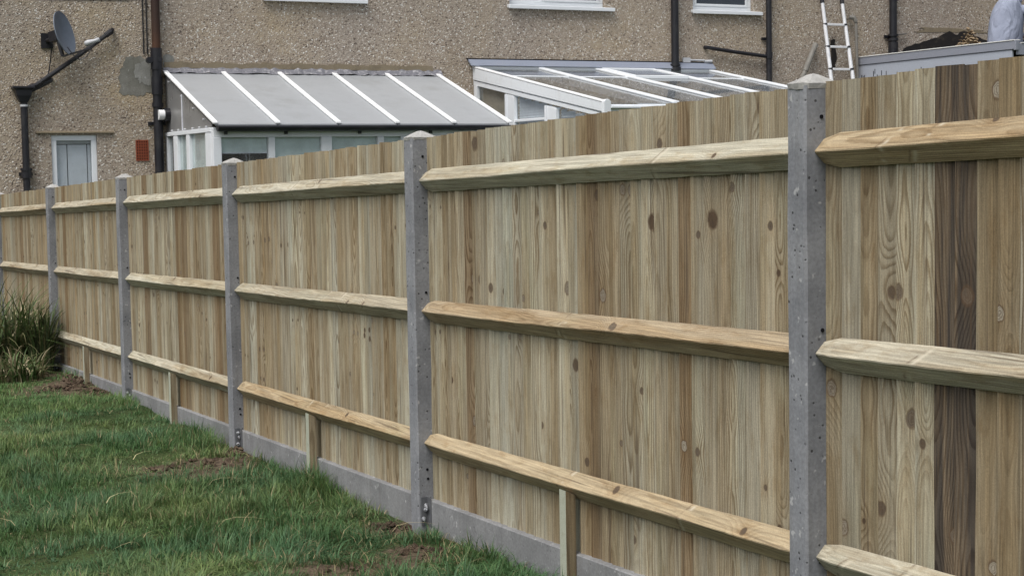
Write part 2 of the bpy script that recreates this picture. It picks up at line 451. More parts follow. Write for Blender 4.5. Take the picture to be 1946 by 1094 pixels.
def vnoise(x, y, seed=0):
    """smooth value noise for arrays, about -1..1"""
    t = np.random.default_rng(seed).random((64, 64)) * 2 - 1
    xi = np.floor(x).astype(int); yi = np.floor(y).astype(int); fx = x - xi; fy = y - yi
    fx = fx * fx * (3 - 2 * fx); fy = fy * fy * (3 - 2 * fy)
    g = lambda a, b: t[a % 64, b % 64]
    return (g(xi, yi) * (1 - fx) + g(xi + 1, yi) * fx) * (1 - fy) + (g(xi, yi + 1) * (1 - fx) + g(xi + 1, yi + 1) * fx) * fy

# ------------------------------------------------------------------ ground
SOILS = [(-.12, 3.10, .22, .8), (-.27, 2.46, .22, .75), (-.52, 2.28, .24, .8), (-.74, 2.26, .25, .8), (-.32, 5.55, .30, 1.), (-.62, 5.55, .24, .9), (-.5, 5.3, .18, .7),
         (-.06, 9.85, .30, 1.), (-.35, 10.2, .38, 1.), (-.14, 10.5, .35, 1.), (-.25, 12.1, .9, 1.1), (-.2, 13.5, .9, 1.1), (-.10, 5.80, .16, 1.), (-.95, 3.45, .10, .45)]
def gz(x, y):
    b = np.interp(y, [-6, 0, 1.7, 2.9, 4.3, 5.9, 9, 12, 16.5], [.05, -.02, -.072, -.118, -.155, -.192, -.232, -.28, -.41])
    amp = np.clip(1 - (np.abs(x) - 6) / 6, 0, 1)
    return b + (.022 * vnoise(x * 1.7 + 9, y * 1.3, 1) + .014 * vnoise(x * 4.1, y * 3.7, 2)) * amp
def soilmask(x, y):
    s = np.zeros_like(x)
    for a, b, r, k in SOILS: s = np.maximum(s, k * np.exp(-((x - a) ** 2 + ((y - b) * .75) ** 2) / (r * r)))
    return np.minimum(s, 1.)
xs = np.unique(np.concatenate([np.linspace(-200, -12, 12), np.linspace(-12, -3, 25), np.arange(-3, .3, .06), np.linspace(.3, 24, 25), np.linspace(24, 200, 10)]))
ys = np.unique(np.concatenate([np.linspace(-200, -8, 12), np.linspace(-8, .5, 25), np.arange(.5, 14, .08), np.linspace(14, 17, 12), np.linspace(17, 220, 12)]))
X, Y = np.meshgrid(xs, ys)
Z = gz(X, Y) + .012 * soilmask(X, Y) * vnoise(X * 14, Y * 14, 3)
nv = X.size; nx = len(xs); ny = len(ys)
idx = np.arange(nv).reshape(ny, nx)
fc = np.stack([idx[:-1, :-1], idx[:-1, 1:], idx[1:, 1:], idx[1:, :-1]], -1).reshape(-1, 4)
me = bpy.data.meshes.new('ground')
me.from_pydata(np.stack([X.ravel(), Y.ravel(), Z.ravel()], 1).tolist(), [], fc.tolist())
me.polygons.foreach_set('use_smooth', [True] * len(fc))
at = me.attributes.new('soil', 'FLOAT', 'POINT'); at.data.foreach_set('value', soilmask(X, Y).ravel().astype(np.float32))
me.materials.append(M['lawn'])
ground = bpy.data.objects.new('lawn_ground', me); COL.objects.link(ground); tag(ground, 'sloping lawn ground with patches of bare soil along the fence', 'lawn', kind='structure')

# ------------------------------------------------------------------ house
YH = 16.5
house = empty('house', (6., YH, -.4))
tag(house, 'pebble-dashed house wall with black pipes behind the timber fence', 'house')
openings = [(.823, 1.371, .95, 2.062), (7.0, 8.49, 3.80, 4.95), (9.93, 10.97, 3.81, 4.95), (3.55, 4.80, 3.80, 4.95)]
gx = sorted({-9., 24., *[o[0] for o in openings], *[o[1] for o in openings]})
gzv = sorted({-.6, 5.7, *[o[2] for o in openings], *[o[3] for o in openings]})
wm = MB()
for i in range(len(gx) - 1):
    for j in range(len(gzv) - 1):
        cx, cz = (gx[i] + gx[i + 1]) / 2, (gzv[j] + gzv[j + 1]) / 2
        if any(a < cx < b and c < cz < d for a, b, c, d in openings): continue
        wm.add([(gx[i], YH, gzv[j]), (gx[i + 1], YH, gzv[j]), (gx[i + 1], YH, gzv[j + 1]), (gx[i], YH, gzv[j + 1])], [(0, 1, 2, 3)])
for a, b, c, d in openings:            # reveals
    for p, q in (((a, c), (b, c)), ((b, c), (b, d)), ((b, d), (a, d)), ((a, d), (a, c))):
        wm.add([(p[0], YH, p[1]), (q[0], YH, q[1]), (q[0], YH + .25, q[1]), (p[0], YH + .25, p[1])], [(0, 1, 2, 3)])
wm.add([(-9, YH, -.6), (-9, YH + 7, -.6), (-9, YH + 7, 5.7), (-9, YH, 5.7)], [(0, 1, 2, 3)])
wm.add([(24, YH, -.6), (24, YH + 7, -.6), (24, YH + 7, 5.7), (24, YH, 5.7)], [(0, 1, 2, 3)])
wm.add([(-9, YH + 7, -.6), (24, YH + 7, -.6), (24, YH + 7, 5.7), (-9, YH + 7, 5.7)], [(0, 1, 2, 3)])
wall = wm.build('wall', M['dash'], house)
MB().prism([(YH - .35, 5.62), (YH + 3.5, 8.4), (YH + 7.35, 5.62), (YH + 7.35, 5.75), (YH + 3.5, 8.55), (YH - .35, 5.75)], 'x', -9.3, 24.3).build('roof', M['tiles'], house)

def house_window(x0, x1, z0, z1, kind):
    d = YH + (.025 if kind == 'blind' else .07); f = .065
    m = MB()
    m.box((x0, d, z0), (x1, d + .06, z0 + f)); m.box((x0, d, z1 - f), (x1, d + .06, z1))
    m.box((x0, d, z0 + f), (x0 + f, d + .06, z1 - f)); m.box((x1 - f, d, z0 + f), (x1, d + .06, z1 - f))
    fr = m.build('window', M['upvc'], house, bevel=.006)
    spans = [(x0 + f, x1 - f)]
    if kind == 'pair':
        xm = x0 + (x1 - x0) * .36
        MB().box((xm - .03, d - .004, z0 + f), (xm + .03, d + .055, z1 - f)).build('mullion', M['upvc'], fr, bevel=.005)
        spans = [(x0 + f, xm - .03), (xm + .03, x1 - f)]
    for i, (a, b) in enumerate(spans):
        if kind == 'pair' and i == 0:
            MB().box((a, d + .02, z0 + f), (b, d + .035, z1 - f)).build('panel', M['paint'], fr)
        elif kind == 'blind':
            MB().box((a, d + .02, z0 + f), (b, d + .026, z1 - f)).build('pane', M['glass'], fr)
            bl = MB()
            for xa, xb in ((a, a + .13), (a + .14, a + .37), (a + .38, b)):
                bl.box((xa + .002, d + .07, z0 + f), (xb, d + .078, z1 - f - .05))
            bl.build('blind', M['slat'], fr)
            MB().box((a, d + .05, z1 - f - .04), (b, d + .09, z1 - f + .01)).build('blind_rail', M['lnb'], fr)
        else:
            m = MB(); g = .035
            m.box((a, d - .01, z0 + f), (b, d + .03, z0 + f + g)); m.box((a, d - .01, z1 - f - g), (b, d + .03, z1 - f))
            m.box((a, d - .01, z0 + f + g), (a + g, d + .03, z1 - f - g)); m.box((b - g, d - .01, z0 + f + g), (b, d + .03, z1 - f - g))
            m.build('casement', M['upvc'], fr, bevel=.005)
            MB().box((a + g, d + .005, z0 + f + g), (b - g, d + .011, z1 - f - g)).build('pane', M['pane'], fr)
    MB().box((x0 - .02, d + .2, z0 - .02), (x1 + .02, d + .21, z1 + .02)).build('room', M['interior'], fr)
    if kind != 'blind':
        MB().prism([(YH + .06, z0 + .012), (YH - .07, z0 - .008), (YH - .07, z0 - .055), (YH - .045, z0 - .055), (YH - .045, z0 - .04), (YH + .06, z0 - .04)], 'x', x0 - .035, x1 + .12).build('sill', M['upvc'], fr, bevel=.004)
    return fr
house_window(*openings[0], 'blind'); house_window(*openings[1], 'pair'); house_window(*openings[2], 'one'); house_window(*openings[3], 'one')
# thin drip ledge over the small window
MB().prism([(YH + .01, 2.115), (YH - .035, 2.10), (YH - .035, 2.085), (YH + .01, 2.085)], 'x', .64, 1.575).build('lintel_ledge', M['mortar'], house)
# air brick with its grid of holes
ab = empty('air_brick', (0, 0, 0)); ab.parent = house; ab.location = Vector((1.92, YH, 1.87)) - house.location
abx0, abx1, abz0, abz1 = 1.842, 1.998, 1.742, 1.998
m = MB(); nxh, nzh = 5, 7
def slots(a, b, n_):
    p = (b - a) / (n_ + .38); out = []
    for k in range(n_ + 1): out += [a + p * k, a + p * (k + .38)]
    return out
xb = slots(abx0, abx1, nxh); zb = slots(abz0, abz1, nzh)
for k in range(0, nxh * 2 + 1, 2): m.box((xb[k], YH - .012, abz0), (xb[k + 1], YH + .02, abz1))
for k in range(0, nzh * 2 + 1, 2): m.box((abx0 + .001, YH - .010, zb[k]), (abx1 - .001, YH + .018, zb[k + 1]))
m.build('grid', M['terracotta'], ab)
MB().box((abx0 + .004, YH - .001, abz0 + .004), (abx1 - .004, YH + .01, abz1 - .004)).build('cavity', M['dark'], ab)

# pipes on the wall
def pipe(name, pts, r, mat, collars=(), brackets=()):
    p = MB().tube(pts, r, 16).build(name, mat, house, smooth=False)
    soften(p)
    for z, h, k in collars:
        i = pts[0]
        c = MB().tube([(i[0], i[1], z), (i[0], i[1], z + h)], r * k, 16).build('collar', M['black'], p)
        soften(c)
    for z in brackets:
        i = pts[0]
        MB().box((i[0] - r * 1.9, YH - .03, z - .02), (i[0] + r * 1.9, YH + .004, z + .02)).build('bracket', M['black'], p)
    return p
# soil pipe: rusted iron above, black plastic below
pipe('soil_pipe', [(2.115, YH - .09, 3.02), (2.115, YH - .09, 5.65)], .053, M['rust'])
pipe('soil_pipe', [(2.11, YH - .09, -.3), (2.11, YH - .09, 3.03)], .058, M['black'], [(2.86, .26, 1.22), (2.55, .22, 1.18), (2.40, .05, 1.25), (1.05, .1, 1.2)], [2.2])
MB().tube([(2.02, YH - .07, 2.97), (2.02, YH - .14, 2.97)], .04, 12).build('access_cap', M['black'], house)
MB().tube([(2.14, YH - .13, 2.98), (2.14, YH - .165, 2.98)], .03, 12).build('access_cap', M['black'], house)
for dx in (.0, .045):
    MB().tube([(1.975 + dx, YH - .012, z) for z in np.linspace(3.05, 5.6, 8)], .008, 6).build('cable', M['black'], house)
# hopper, downpipe and waste pipes
pipe('downpipe', [(.505, YH - .075, -.3), (.505, YH - .075, 2.48)], .042, M['black'], [(1.55, .10, 1.45), (1.64, .03, 1.7)], [1.6])
hp = MB()
sec = [(2.64, .13, .085), (2.615, .13, .085), (2.60, .10, .07), (2.53, .085, .065), (2.45, .045, .045)]
vs = []
for z, hw, hd in sec: vs += [(.50 - hw, YH - .08 - hd, z), (.50 + hw, YH - .08 - hd, z), (.50 + hw, YH - .08 + hd, z), (.50 - hw, YH - .08 + hd, z)]
fs = [(0, 1, 2, 3), tuple(range(len(vs) - 4, len(vs)))]
for i in range(len(sec) - 1):
    for k in range(4): fs.append((i * 4 + k, i * 4 + (k + 1) % 4, i * 4 + 4 + (k + 1) % 4, i * 4 + 4 + k))
hp.add(vs, fs); hp.build('rainwater_hopper', M['black'], house, bevel=.006)
MB().tube([(.505, YH - .075, 2.40), (.505, YH - .075, 2.425)], .048, 16).build('pipe_clip', M['lnb'], house)
wp = MB().tube([(.56, YH - .08, 2.625), (.66, YH - .08, 2.66), (1.10, YH - .08, 2.965), (1.50, YH - .08, 3.262)], .029, 10).tube([(1.50, YH - .08, 3.262), (1.575, YH - .08, 3.318)], .037, 10).tube([(1.57, YH - .08, 3.315), (1.59, YH - .05, 3.335), (1.60, YH + .02, 3.34)], .026, 10)
wp.build('waste_pipe', M['black'], house, smooth=False)
MB().tube([(.60, YH - .05, 2.60), (.70, YH - .05, 2.645), (.83, YH - .05, 2.72), (.85, YH + .02, 2.73)], .03, 10).build('waste_pipe', M['black'], house)
# the other three downpipes
pipe('soil_pipe', [(9.575, YH - .08, 2.935), (9.575, YH - .08, 5.65)], .055, M['black'], [(2.93, .05, 1.5), (3.0, .03, 1.35)], [4.4])
pipe('soil_pipe', [(11.185, YH - .08, -.3), (11.185, YH - .08, 5.65)], .043, M['black'], [(3.13, .09, 1.25)], [2.6, 3.42])
MB().tube([(11.15, YH - .07, 3.16), (10.6, YH - .07, 3.215), (10.20, YH - .07, 3.262), (10.13, YH - .06, 3.275), (10.12, YH + .02, 3.277)], .027, 10).build('waste_pipe', M['black'], house)
pipe('soil_pipe', [(13.455, YH - .09, 3.1), (13.455, YH - .09, 5.65)], .058, M['black'], [(3.21, .20, 1.28), (3.43, .035, 1.35), (3.50, .03, 1.35)], [3.5])
MB().tube([(13.55, YH - .05, 3.53), (13.75, YH - .05, 3.55)], .012, 6).build('bracket', M['greypipe'], house)
MB().tube([(10.10, YH - .02, 3.075), (10.22, YH - .04, 3.08)], .022, 8).box((9.74, YH - .035, 3.055), (9.86, YH + .003, 3.125)).tube([(9.86, YH - .02, 3.092), (10.1, YH - .03, 3.09)], .014, 8).build('overflow_pipe', M['lnb'], house)

def ragged(name, cx, cz, rx, rz, mat, seed, y=YH, thick=.012, n=44, jag=.12, parent=house, sq=.6):
    r_ = random.Random(seed); pts = []
    for k in range(n):
        t = 2 * math.pi * k / n
        q = 1 + jag * (math.sin(3 * t + seed) * .5 + math.sin(7 * t + seed * 2) * .3 + r_.uniform(-.4, .4))
        cx_ = math.copysign(abs(math.cos(t)) ** sq, math.cos(t)); cz_ = math.copysign(abs(math.sin(t)) ** sq, math.sin(t))
        pts.append((cx + rx * cx_ * q, cz + rz * cz_ * q))
    return MB().prism(pts, 'y', y - thick, y + .004).build(name, mat, parent)
ragged('cement_patch', 1.875, 2.765, .21, .235, M['patch'], 3, thick=.004, jag=.22, sq=.75)
ragged('cement_patch', 1.97, 2.83, .10, .14, M['patch2'], 5, thick=.007, jag=.3)
ragged('cement_patch', 2.28, 2.97, .07, .08, M['patch2'], 8, thick=.006)
ragged('cement_patch', 1.15, 3.73, .75, .035, M['patch'], 13, thick=.01)
# flaked black felt upstand on the wall above the flat roof, and a dark gash by the ladder
for k, pts in enumerate(([(13.62, 3.15), (13.72, 3.33), (13.95, 3.40), (14.16, 3.44), (14.40, 3.52), (14.62, 3.60), (14.78, 3.56), (14.86, 3.62), (15.02, 3.60), (15.2, 3.52), (15.5, 3.45), (16.2, 3.47), (18., 3.45), (18., 3.1), (13.62, 3.1)],
                         [(12.36, 2.98), (12.43, 3.00), (12.45, 3.2), (12.42, 3.45), (12.36, 3.43), (12.37, 3.2)])):
    r_ = random.Random(k); dense = []
    for i in range(len(pts)):
        a, b = pts[i], pts[(i + 1) % len(pts)]
        for t in (0, .33, .66): dense.append((a[0] + (b[0] - a[0]) * t + r_.uniform(-.018, .018), a[1] + (b[1] - a[1]) * t + r_.uniform(-.015, .015)))
    MB().prism(dense, 'y', YH - .012, YH + .003).build('felt_upstand', M['felt'], house)
ragged('mortar_fillet', 14.6, 3.62, .62, .035, M['mortar'], 21, thick=.006, jag=.5)

# ------------------------------------------------------------------ lean-to with the opal roof
LX0, LX1, LYE = 2.226, 5.90, 14.32
lean = empty('lean_to', ((LX0 + LX1) / 2, 15.4, -.38))
tag(lean, 'white lean-to with sloping opal plastic roof and black gutter', 'lean-to')
ztop, zev = 2.835, 2.135
barx = [LX0 + (LX1 - LX0) * i / 5 for i in range(6)]
for i in range(5):
    MB().prism([(YH - .02, ztop - .02), (LYE - .04, zev - .032), (LYE - .04, zev - .016), (YH - .02, ztop - .004)], 'x', barx[i] + .004, barx[i + 1] - .004).build('roof_panel', M['opal'], lean)
for x in barx:
    b = MB().prism([(YH - .03, ztop + .0), (LYE - .05, zev - .012), (LYE - .05, zev + .012), (YH - .03, ztop + .024)], 'x', x - .029, x + .029).build('glazing_bar', M['bar'], lean, bevel=.004)
    sm = MB()
    for k in range(8):
        t = (k + .5) / 8; yy = YH - .03 + (LYE - .05 - YH + .03) * t; zz = ztop + .024 + (zev - ztop - .012) * t
        sm.tube([(x, yy, zz - .004), (x, yy, zz + .004)], .008, 6)
    sm.build('screws', M['lnb'], b)
# old flashing where the roof meets the wall, with a mortar fillet above
m = MB(); n = 60
top = []; bot = []
r_ = random.Random(4)
for k in range(n + 1):
    x = LX0 - .02 + (LX1 + .08 - LX0) * k / n
    top.append((x, YH - .012 + r_.uniform(-.006, .004), 2.895 + r_.uniform(-.012, .016))); bot.append((x, YH - .085 + r_.uniform(-.014, .014), 2.822 + r_.uniform(-.008, .012)))
vs = top + bot + [(p[0], YH + .004, p[2]) for p in top]
fs = [(k, k + 1, n + 2 + k, n + 1 + k) for k in range(n)] + [(k, k + 1, 2 * n + 3 + k, 2 * n + 2 + k) for k in range(n)]
m.add(vs, fs); m.build('flashing', M['oldlead'], lean)
m = MB()
for k in range(n):
    x = LX0 + (LX1 - .06 - LX0) * k / n; x2 = LX0 + (LX1 - .06 - LX0) * (k + 1) / n
    h = 2.955 + .018 * math.sin(k * .7) * r_.random()
    m.box((x, YH - .016 - .005 * r_.random(), 2.885), (x2, YH + .003, h))
m.build('mortar_fillet', M['mortar'], lean)
# gutter
prof = [(LYE - .10, zev - .035)] + [(LYE - .055 - .05 * math.cos(t), zev - .045 - .055 * math.sin(t)) for t in np.linspace(.1, math.pi - .1, 9)] + [(LYE - .01, zev - .035)]
gt = MB().prism(prof, 'x', LX0 + .02, LX1 + .55).build('gutter', M['black'], lean)
for x in (2.34, 3.05, 3.95, 4.85, 5.6):
    MB().box((x, LYE - .03, zev - .13), (x + .03, LYE + .012, zev - .09)).build('bracket', M['black'], gt)
# front wall: head, posts, sill board, panes and blinds
ly = LYE + .02
MB().box((LX0 - .01, ly, 1.972), (LX1, ly + .09, zev - .05)).build('head_board', M['paint'], lean, bevel=.005)
MB().box((LX0 + .08, ly + .0, -.42), (LX1, ly + .09, .62)).build('dwarf_wall', M['paint'], lean)
posts_l = [(LX0 - .012, LX0 + .085), (2.862, 2.94), (3.50, 3.63), (4.20, 4.28), (4.50, 4.62), (5.15, 5.23), (5.81, 5.90)]
for a, b in posts_l: MB().box((a, ly - .004, .62 if a > 2.3 else -.42), (b, ly + .09, 1.972)).build('frame_post', M['paint'], lean, bevel=.006)
for i in range(len(posts_l) - 1):
    a, b = posts_l[i][1], posts_l[i + 1][0]
    if b - a < .1: continue
    MB().box((a, ly + .04, .62), (b, ly + .046, 1.972)).build('pane', M['glass'], lean)
    low = 1.80 if i == 0 else .62
    bl = MB().box((a + .005, ly + .052, low), (b - .005, ly + .057, 1.972)).build('blind', M['blind'], lean)
    if i == 0:
        MB().box((a + .005, ly + .05, low - .012), (b - .005, ly + .062, low + .006)).build('blind_hem', M['slat'], bl)
        for q in (.30, .34): MB().tube([(a + q, ly + .06, 1.80), (a + q + .004, ly + .06, 1.2)], .003, 5).build('cord', M['lnb'], bl)
# side wall facing the fence: posts, panes, triangular sheet
sx = LX0
MB().box((sx - .02, LYE + .10, 2.035), (sx + .05, YH - .002, 2.085)).build('head_board', M['paint'], lean, bevel=.005)
sp = [(16.40, 16.48), (15.92, 16.10), (15.36, 15.50), (14.43, 14.66)]
for a, b in sp: MB().box((sx - .016, a, .6), (sx + .05, b, 2.035)).build('frame_post', M['paint'], lean, bevel=.008)
for (a, b), bl in (((16.10, 16.40), 0), ((15.50, 15.92), 1), ((14.66, 15.36), 1)):
    MB().box((sx + .02, a, .6), (sx + .026, b, 2.035)).build('pane', M['glass'], lean)
    if bl: MB().box((sx + .032, a, .6), (sx + .037, b, 2.035)).build('blind', M['blind'], lean)
MB().box((sx - .012, LYE + .10, -.42), (sx + .06, YH - .002, .6)).build('dwarf_wall', M['paint'], lean)
ts = MB().prism([(YH - .006, 2.09), (LYE + .13, 2.09), (LYE + .13, 2.132), (YH - .006, 2.80)], 'x', sx + .006, sx + .016).build('side_sheet', M['sidepoly'], lean)
MB().box((sx - .004, 15.70, 2.092), (sx + .005, 15.72, 2.52)).build('sheet_joint', M['slat'], ts)
sm = MB()
for yy, zz in ((16.3, 2.70), (15.72, 2.50), (15.2, 2.33), (14.75, 2.19), (16.2, 2.10), (15.9, 2.10), (15.6, 2.10), (15.25, 2.10), (14.95, 2.10), (14.65, 2.10)):
    sm.tube([(sx + .006, yy, zz), (sx - .012, yy, zz)], .012, 7)
sm.build('screws', M['lnb'], ts)
fl = MB().tube([(sx - .06, 16.33, 2.30), (sx + .006, 16.33, 2.30)], .085, 18).build('wall_vent', M['black'], lean)
MB().tube([(sx - .13, 16.33, 2.30), (sx - .06, 16.33, 2.30)], .062, 18).build('vent_cap', M['bar'], fl)
MB().box((LX1 - .04, LYE + .1, -.42), (LX1, YH - .002, 2.1)).build('side_wall', M['paint'], lean)
MB().prism([(YH - .006, 2.1), (LYE + .13, 2.1), (LYE + .13, 2.132), (YH - .006, 2.80)], 'x', LX1 - .02, LX1 - .01).build('side_sheet', M['sidepoly'], lean)
MB().box((LX0 + .07, ly + .1, -.42), (LX1 - .05, YH - .01, -.36)).build('floor', M['room'], lean)

# ------------------------------------------------------------------ conservatory with the glass roof
CX0, CX1, CYE = 6.447, 10.17, 12.90
cons = empty('conservatory', ((CX0 + CX1) / 2, 14.7, -.38))
tag(cons, 'white conservatory with clear glass roof and white rafters', 'conservatory')
czt, cze = 2.93, 2.305
cs = (cze - czt) / (CYE - YH)
def cz(y): return czt + (y - YH) * cs
rx = [CX0 + .03, 7.417, 8.307, 9.245, CX1]
# wall plate, lead flashing
MB().box((CX0 - .02, YH - .10, 2.905), (CX1 + .03, YH - .002, 2.965)).build('wall_plate', M['upvc'], cons, bevel=.006)
MB().prism([(YH - .004, 3.055), (YH - .02, 3.055), (YH - .125, 2.965), (YH - .118, 2.955), (YH - .004, 3.03)], 'x', 6.36, 10.24).build('flashing', M['lead'], cons)
MB().box((6.34, YH - .024, 3.052), (10.24, YH + .004, 3.066)).build('flashing_chase', M['dark'], cons)
# left gable beam and eaves beam
lb = MB().prism([(YH - .03, cz(YH) + .01), (CYE - .02, cz(CYE) + .01), (CYE - .02, cz(CYE) - .10), (YH - .03, cz(YH) - .155)], 'x', CX0 - .03, CX0 + .035).build('side_beam', M['paint'], cons, bevel=.008)
MB().prism([(YH - .03, cz(YH) + .013), (CYE - .03, cz(CYE) + .013), (CYE - .03, cz(CYE) + .03), (YH - .03, cz(YH) + .03)], 'x', CX0 - .035, CX0 + .045).build('beam_cap', M['bar'], lb, bevel=.004)
MB().prism([(CX0 - .045, cze - .115), (CX0 + .05, cze - .115), (CX0 + .05, cze + .02), (CX0 + .02, cze + .045), (CX0 - .02, cze + .045), (CX0 - .045, cze + .02)], 'y', CYE - .09, CYE - .032).build('end_cap', M['upvc'], lb, bevel=.006)
MB().box((CX0 + .05, CYE - .05, cze - .10), (CX1 + .1, CYE + .04, cze - .012)).build('eaves_beam', M['upvc'], cons, bevel=.008)
MB().box((CX0 + .05, CYE - .10, cze - .06), (CX1 + .1, CYE - .052, cze - .035)).build('gutter', M['upvc'], cons, bevel=.006)
for i, x in enumerate(rx[1:]):
    r1 = MB().prism([(YH - .06, cz(YH) + .03), (CYE - .02, cz(CYE) + .03), (CYE - .02, cz(CYE) + .005), (YH - .06, cz(YH) + .005)], 'x', x - .045, x + .045).build('rafter', M['upvc'], cons, bevel=.006)
    MB().prism([(YH - .06, cz(YH) - .008), (CYE + .0, cz(CYE) - .008), (CYE + .0, cz(CYE) - .11), (YH - .06, cz(YH) - .11)], 'x', x - .04, x + .04).build('rafter_web', M['slat'], r1)
for i in range(4):
    a, b = rx[i] + .035, rx[i + 1] - .035
    MB().prism([(YH - .07, cz(YH) + .004), (CYE - .02, cz(CYE) + .004), (CYE - .02, cz(CYE) - .004), (YH - .07, cz(YH) - .004)], 'x', a - .005, b + .005).build('roof_pane', M['roofglass'], cons)
    yb = 15.55
    MB().prism([(yb, cz(yb) + .018), (yb - .045, cz(yb - .045) + .018), (yb - .045, cz(yb - .045) - .02), (yb, cz(yb) - .02)], 'x', a, b).build('glazing_bar', M['upvc'], cons, bevel=.003)
# hinged roof vent between the two right-hand rafters
vx0, vx1 = rx[2] + .05, rx[3] - .05
vt = MB()
y0v, y1v = YH - .12, 15.45
for (ya, yb2) in ((y0v, y0v - .05), (y1v + .05, y1v)):
    vt.prism([(ya, cz(ya) + .05), (yb2, cz(yb2) + .05), (yb2, cz(yb2) + .012), (ya, cz(ya) + .012)], 'x', vx0, vx1)
for xa in (vx0, vx1 - .045):
    vt.prism([(y0v - .05, cz(y0v - .05) + .05), (y1v + .05, cz(y1v + .05) + .05), (y1v + .05, cz(y1v + .05) + .012), (y0v - .05, cz(y0v - .05) + .012)], 'x', xa, xa + .045)
vo = vt.build('roof_vent', M['upvc'], cons, bevel=.004)
MB().prism([(y0v - .05, cz(y0v - .05) + .036), (y1v + .05, cz(y1v + .05) + .036), (y1v + .05, cz(y1v + .05) + .030), (y0v - .05, cz(y0v - .05) + .030)], 'x', vx0 + .045, vx1 - .045).build('pane', M['roofglass'], vo)
# left side: top rail under the beam, mullions, panes, blinds
cxx = CX0
MB().prism([(YH - .02, cz(YH) - .16), (CYE + .06, cz(CYE) - .105), (CYE + .06, cz(CYE) - .15), (YH - .02, cz(YH) - .225)], 'x', cxx - .018, cxx + .05).build('top_rail', M['upvc'], cons, bevel=.005)
mull = [(16.40, 16.48), (15.26, 15.45), (14.10, 14.32), (12.95, 13.12)]
for a, b in mull:
    za, zb = cz(a) - .225 + .02, cz(b) - .225 + .015
    MB().prism([(a, -.38), (b, -.38), (b, zb - .005), (a, za - .0)], 'x', cxx - .014, cxx + .05).build('mullion', M['upvc'], cons, bevel=.005)
for k, (a, b, mt) in enumerate(((15.45, 16.40, 'tanblind'), (14.32, 15.26, 'slat'), (13.12, 14.10, 'slat'))):
    t0, t1 = cz(a) - .19, cz(b) - .205
    MB().prism([(a, .5), (b, .5), (b, t1), (a, t0)], 'x', cxx + .018, cxx + .024).build('pane', M['glass'], cons)
    g_ = .045; fm = MB()
    for (q0, q1) in (((a, .55), (a, t0 - .02)), ((b, .55), (b, t1 - .02))):
        yy = q0[0] + (g_ / 2 if q0[0] == a else -g_ / 2)
        fm.bar((cxx - .005, yy, q0[1]), (cxx - .005, yy, q1[1]), g_, .045, up=(1, 0, 0))
    fm.build('casement', M['upvc'], cons, bevel=.004)
    if mt == 'tanblind':
        MB().prism([(a + .02, .5), (b - .02, .5), (b - .02, t1 - .01), (a + .02, t0 - .01)], 'x', cxx + .06, cxx + .065).build('blind', M['tanblind'], cons)
    else:
        bm_ = MB(); zz = .55
        while zz < t0 - .02:
            bm_.add([(cxx + .060, a + .01, zz), (cxx + .060, b - .01, zz), (cxx + .078, b - .01, zz + .036), (cxx + .078, a + .01, zz + .036)], [(0, 1, 2, 3)]); zz += .034
        while zz < t1 - .02:
            f_ = (zz + .03 - t0) / max(1e-3, t1 - t0); ya = a + .01 + max(0, f_) * (b - a)
            bm_.add([(cxx + .060, ya, zz), (cxx + .060, b - .01, zz), (cxx + .078, b - .01, zz + .036), (cxx + .078, ya, zz + .036)], [(0, 1, 2, 3)]); zz += .034
        bm_.build('blind', M['slat'], cons)
    if k == 1: MB().box((cxx - .02, a, 2.165), (cxx + .05, b, 2.20)).build('transom', M['upvc'], cons, bevel=.005)
MB().box((cxx - .012, CYE + .06, -.38), (cxx + .05, YH - .002, .5)).build('dwarf_wall', M['paint'], cons)
# front and right walls, floor
MB().box((CX0 + .06, CYE, -.38), (CX1, CYE + .06, .5)).build('dwarf_wall', M['paint'], cons)
for x in (CX0 + .1, 7.4, 8.3, 9.2, CX1 - .06): MB().box((x, CYE + .0, .5), (x + .07, CYE + .06, cze - .1)).build('mullion', M['upvc'], cons)
for a, b in ((CX0 + .17, 7.4), (7.47, 8.3), (8.37, 9.2), (9.27, CX1 - .06)): MB().box((a, CYE + .02, .5), (b, CYE + .026, cze - .1)).build('pane', M['glass'], cons)
MB().prism([(CYE + .061, -.38), (YH - .002, -.38), (YH - .002, cz(YH) - .08), (CYE + .061, cz(CYE) - .08)], 'x', CX1 - .03, CX1 + .03).build('side_wall', M['paint'], cons)
MB().box((CX0 + .06, CYE + .07, -.36), (CX1 - .04, YH - .01, -.33)).build('floor', M['room'], cons)

# ------------------------------------------------------------------ flat-roofed extension
EX0, EX1, EY0 = 12.83, 18.2, 13.10
ext = empty('extension', (15.5, 14.8, -.38))
tag(ext, 'flat-roofed extension with grey fascia board beside the ladder', 'extension')
MB().box((EX0 + .16, EY0 + .16, -.5), (EX1, YH - .003, 2.72)).build('wall', M['dash'], ext)
MB().box((EX0 + .03, EY0 + .03, 3.02), (EX1, YH - .003, 3.10)).build('roof_deck', M['felt'], ext)
MB().box((EX0 - .012, EY0 + .013, 3.055), (EX0 + .03, YH - .004, 3.165)).build('fascia', M['fascia'], ext, bevel=.004)
MB().box((EX0 - .02, EY0 - .002, 3.167), (EX0 + .09, YH - .004, 3.182)).build('roof_trim', M['lip'], ext, bevel=.004)
MB().box((EX0 + .002, EY0 + .06, 2.72), (EX0 + .03, YH - .006, 3.051)).build('cladding', M['fascia2'], ext, bevel=.003)
MB().box((EX0 + .034, EY0 + .035, 2.722), (EX1, YH - .008, 2.742)).build('soffit', M['fascia2'], ext)
MB().box((EX0 + .04, EY0 - .01, 2.98), (EX1, EY0 + .028, 3.13)).build('fascia', M['fascia'], ext, bevel=.004)
MB().box((EX0 + .1, EY0 - .018, 3.131), (EX1, EY0 + .08, 3.146)).build('roof_trim', M['lip'], ext, bevel=.004)
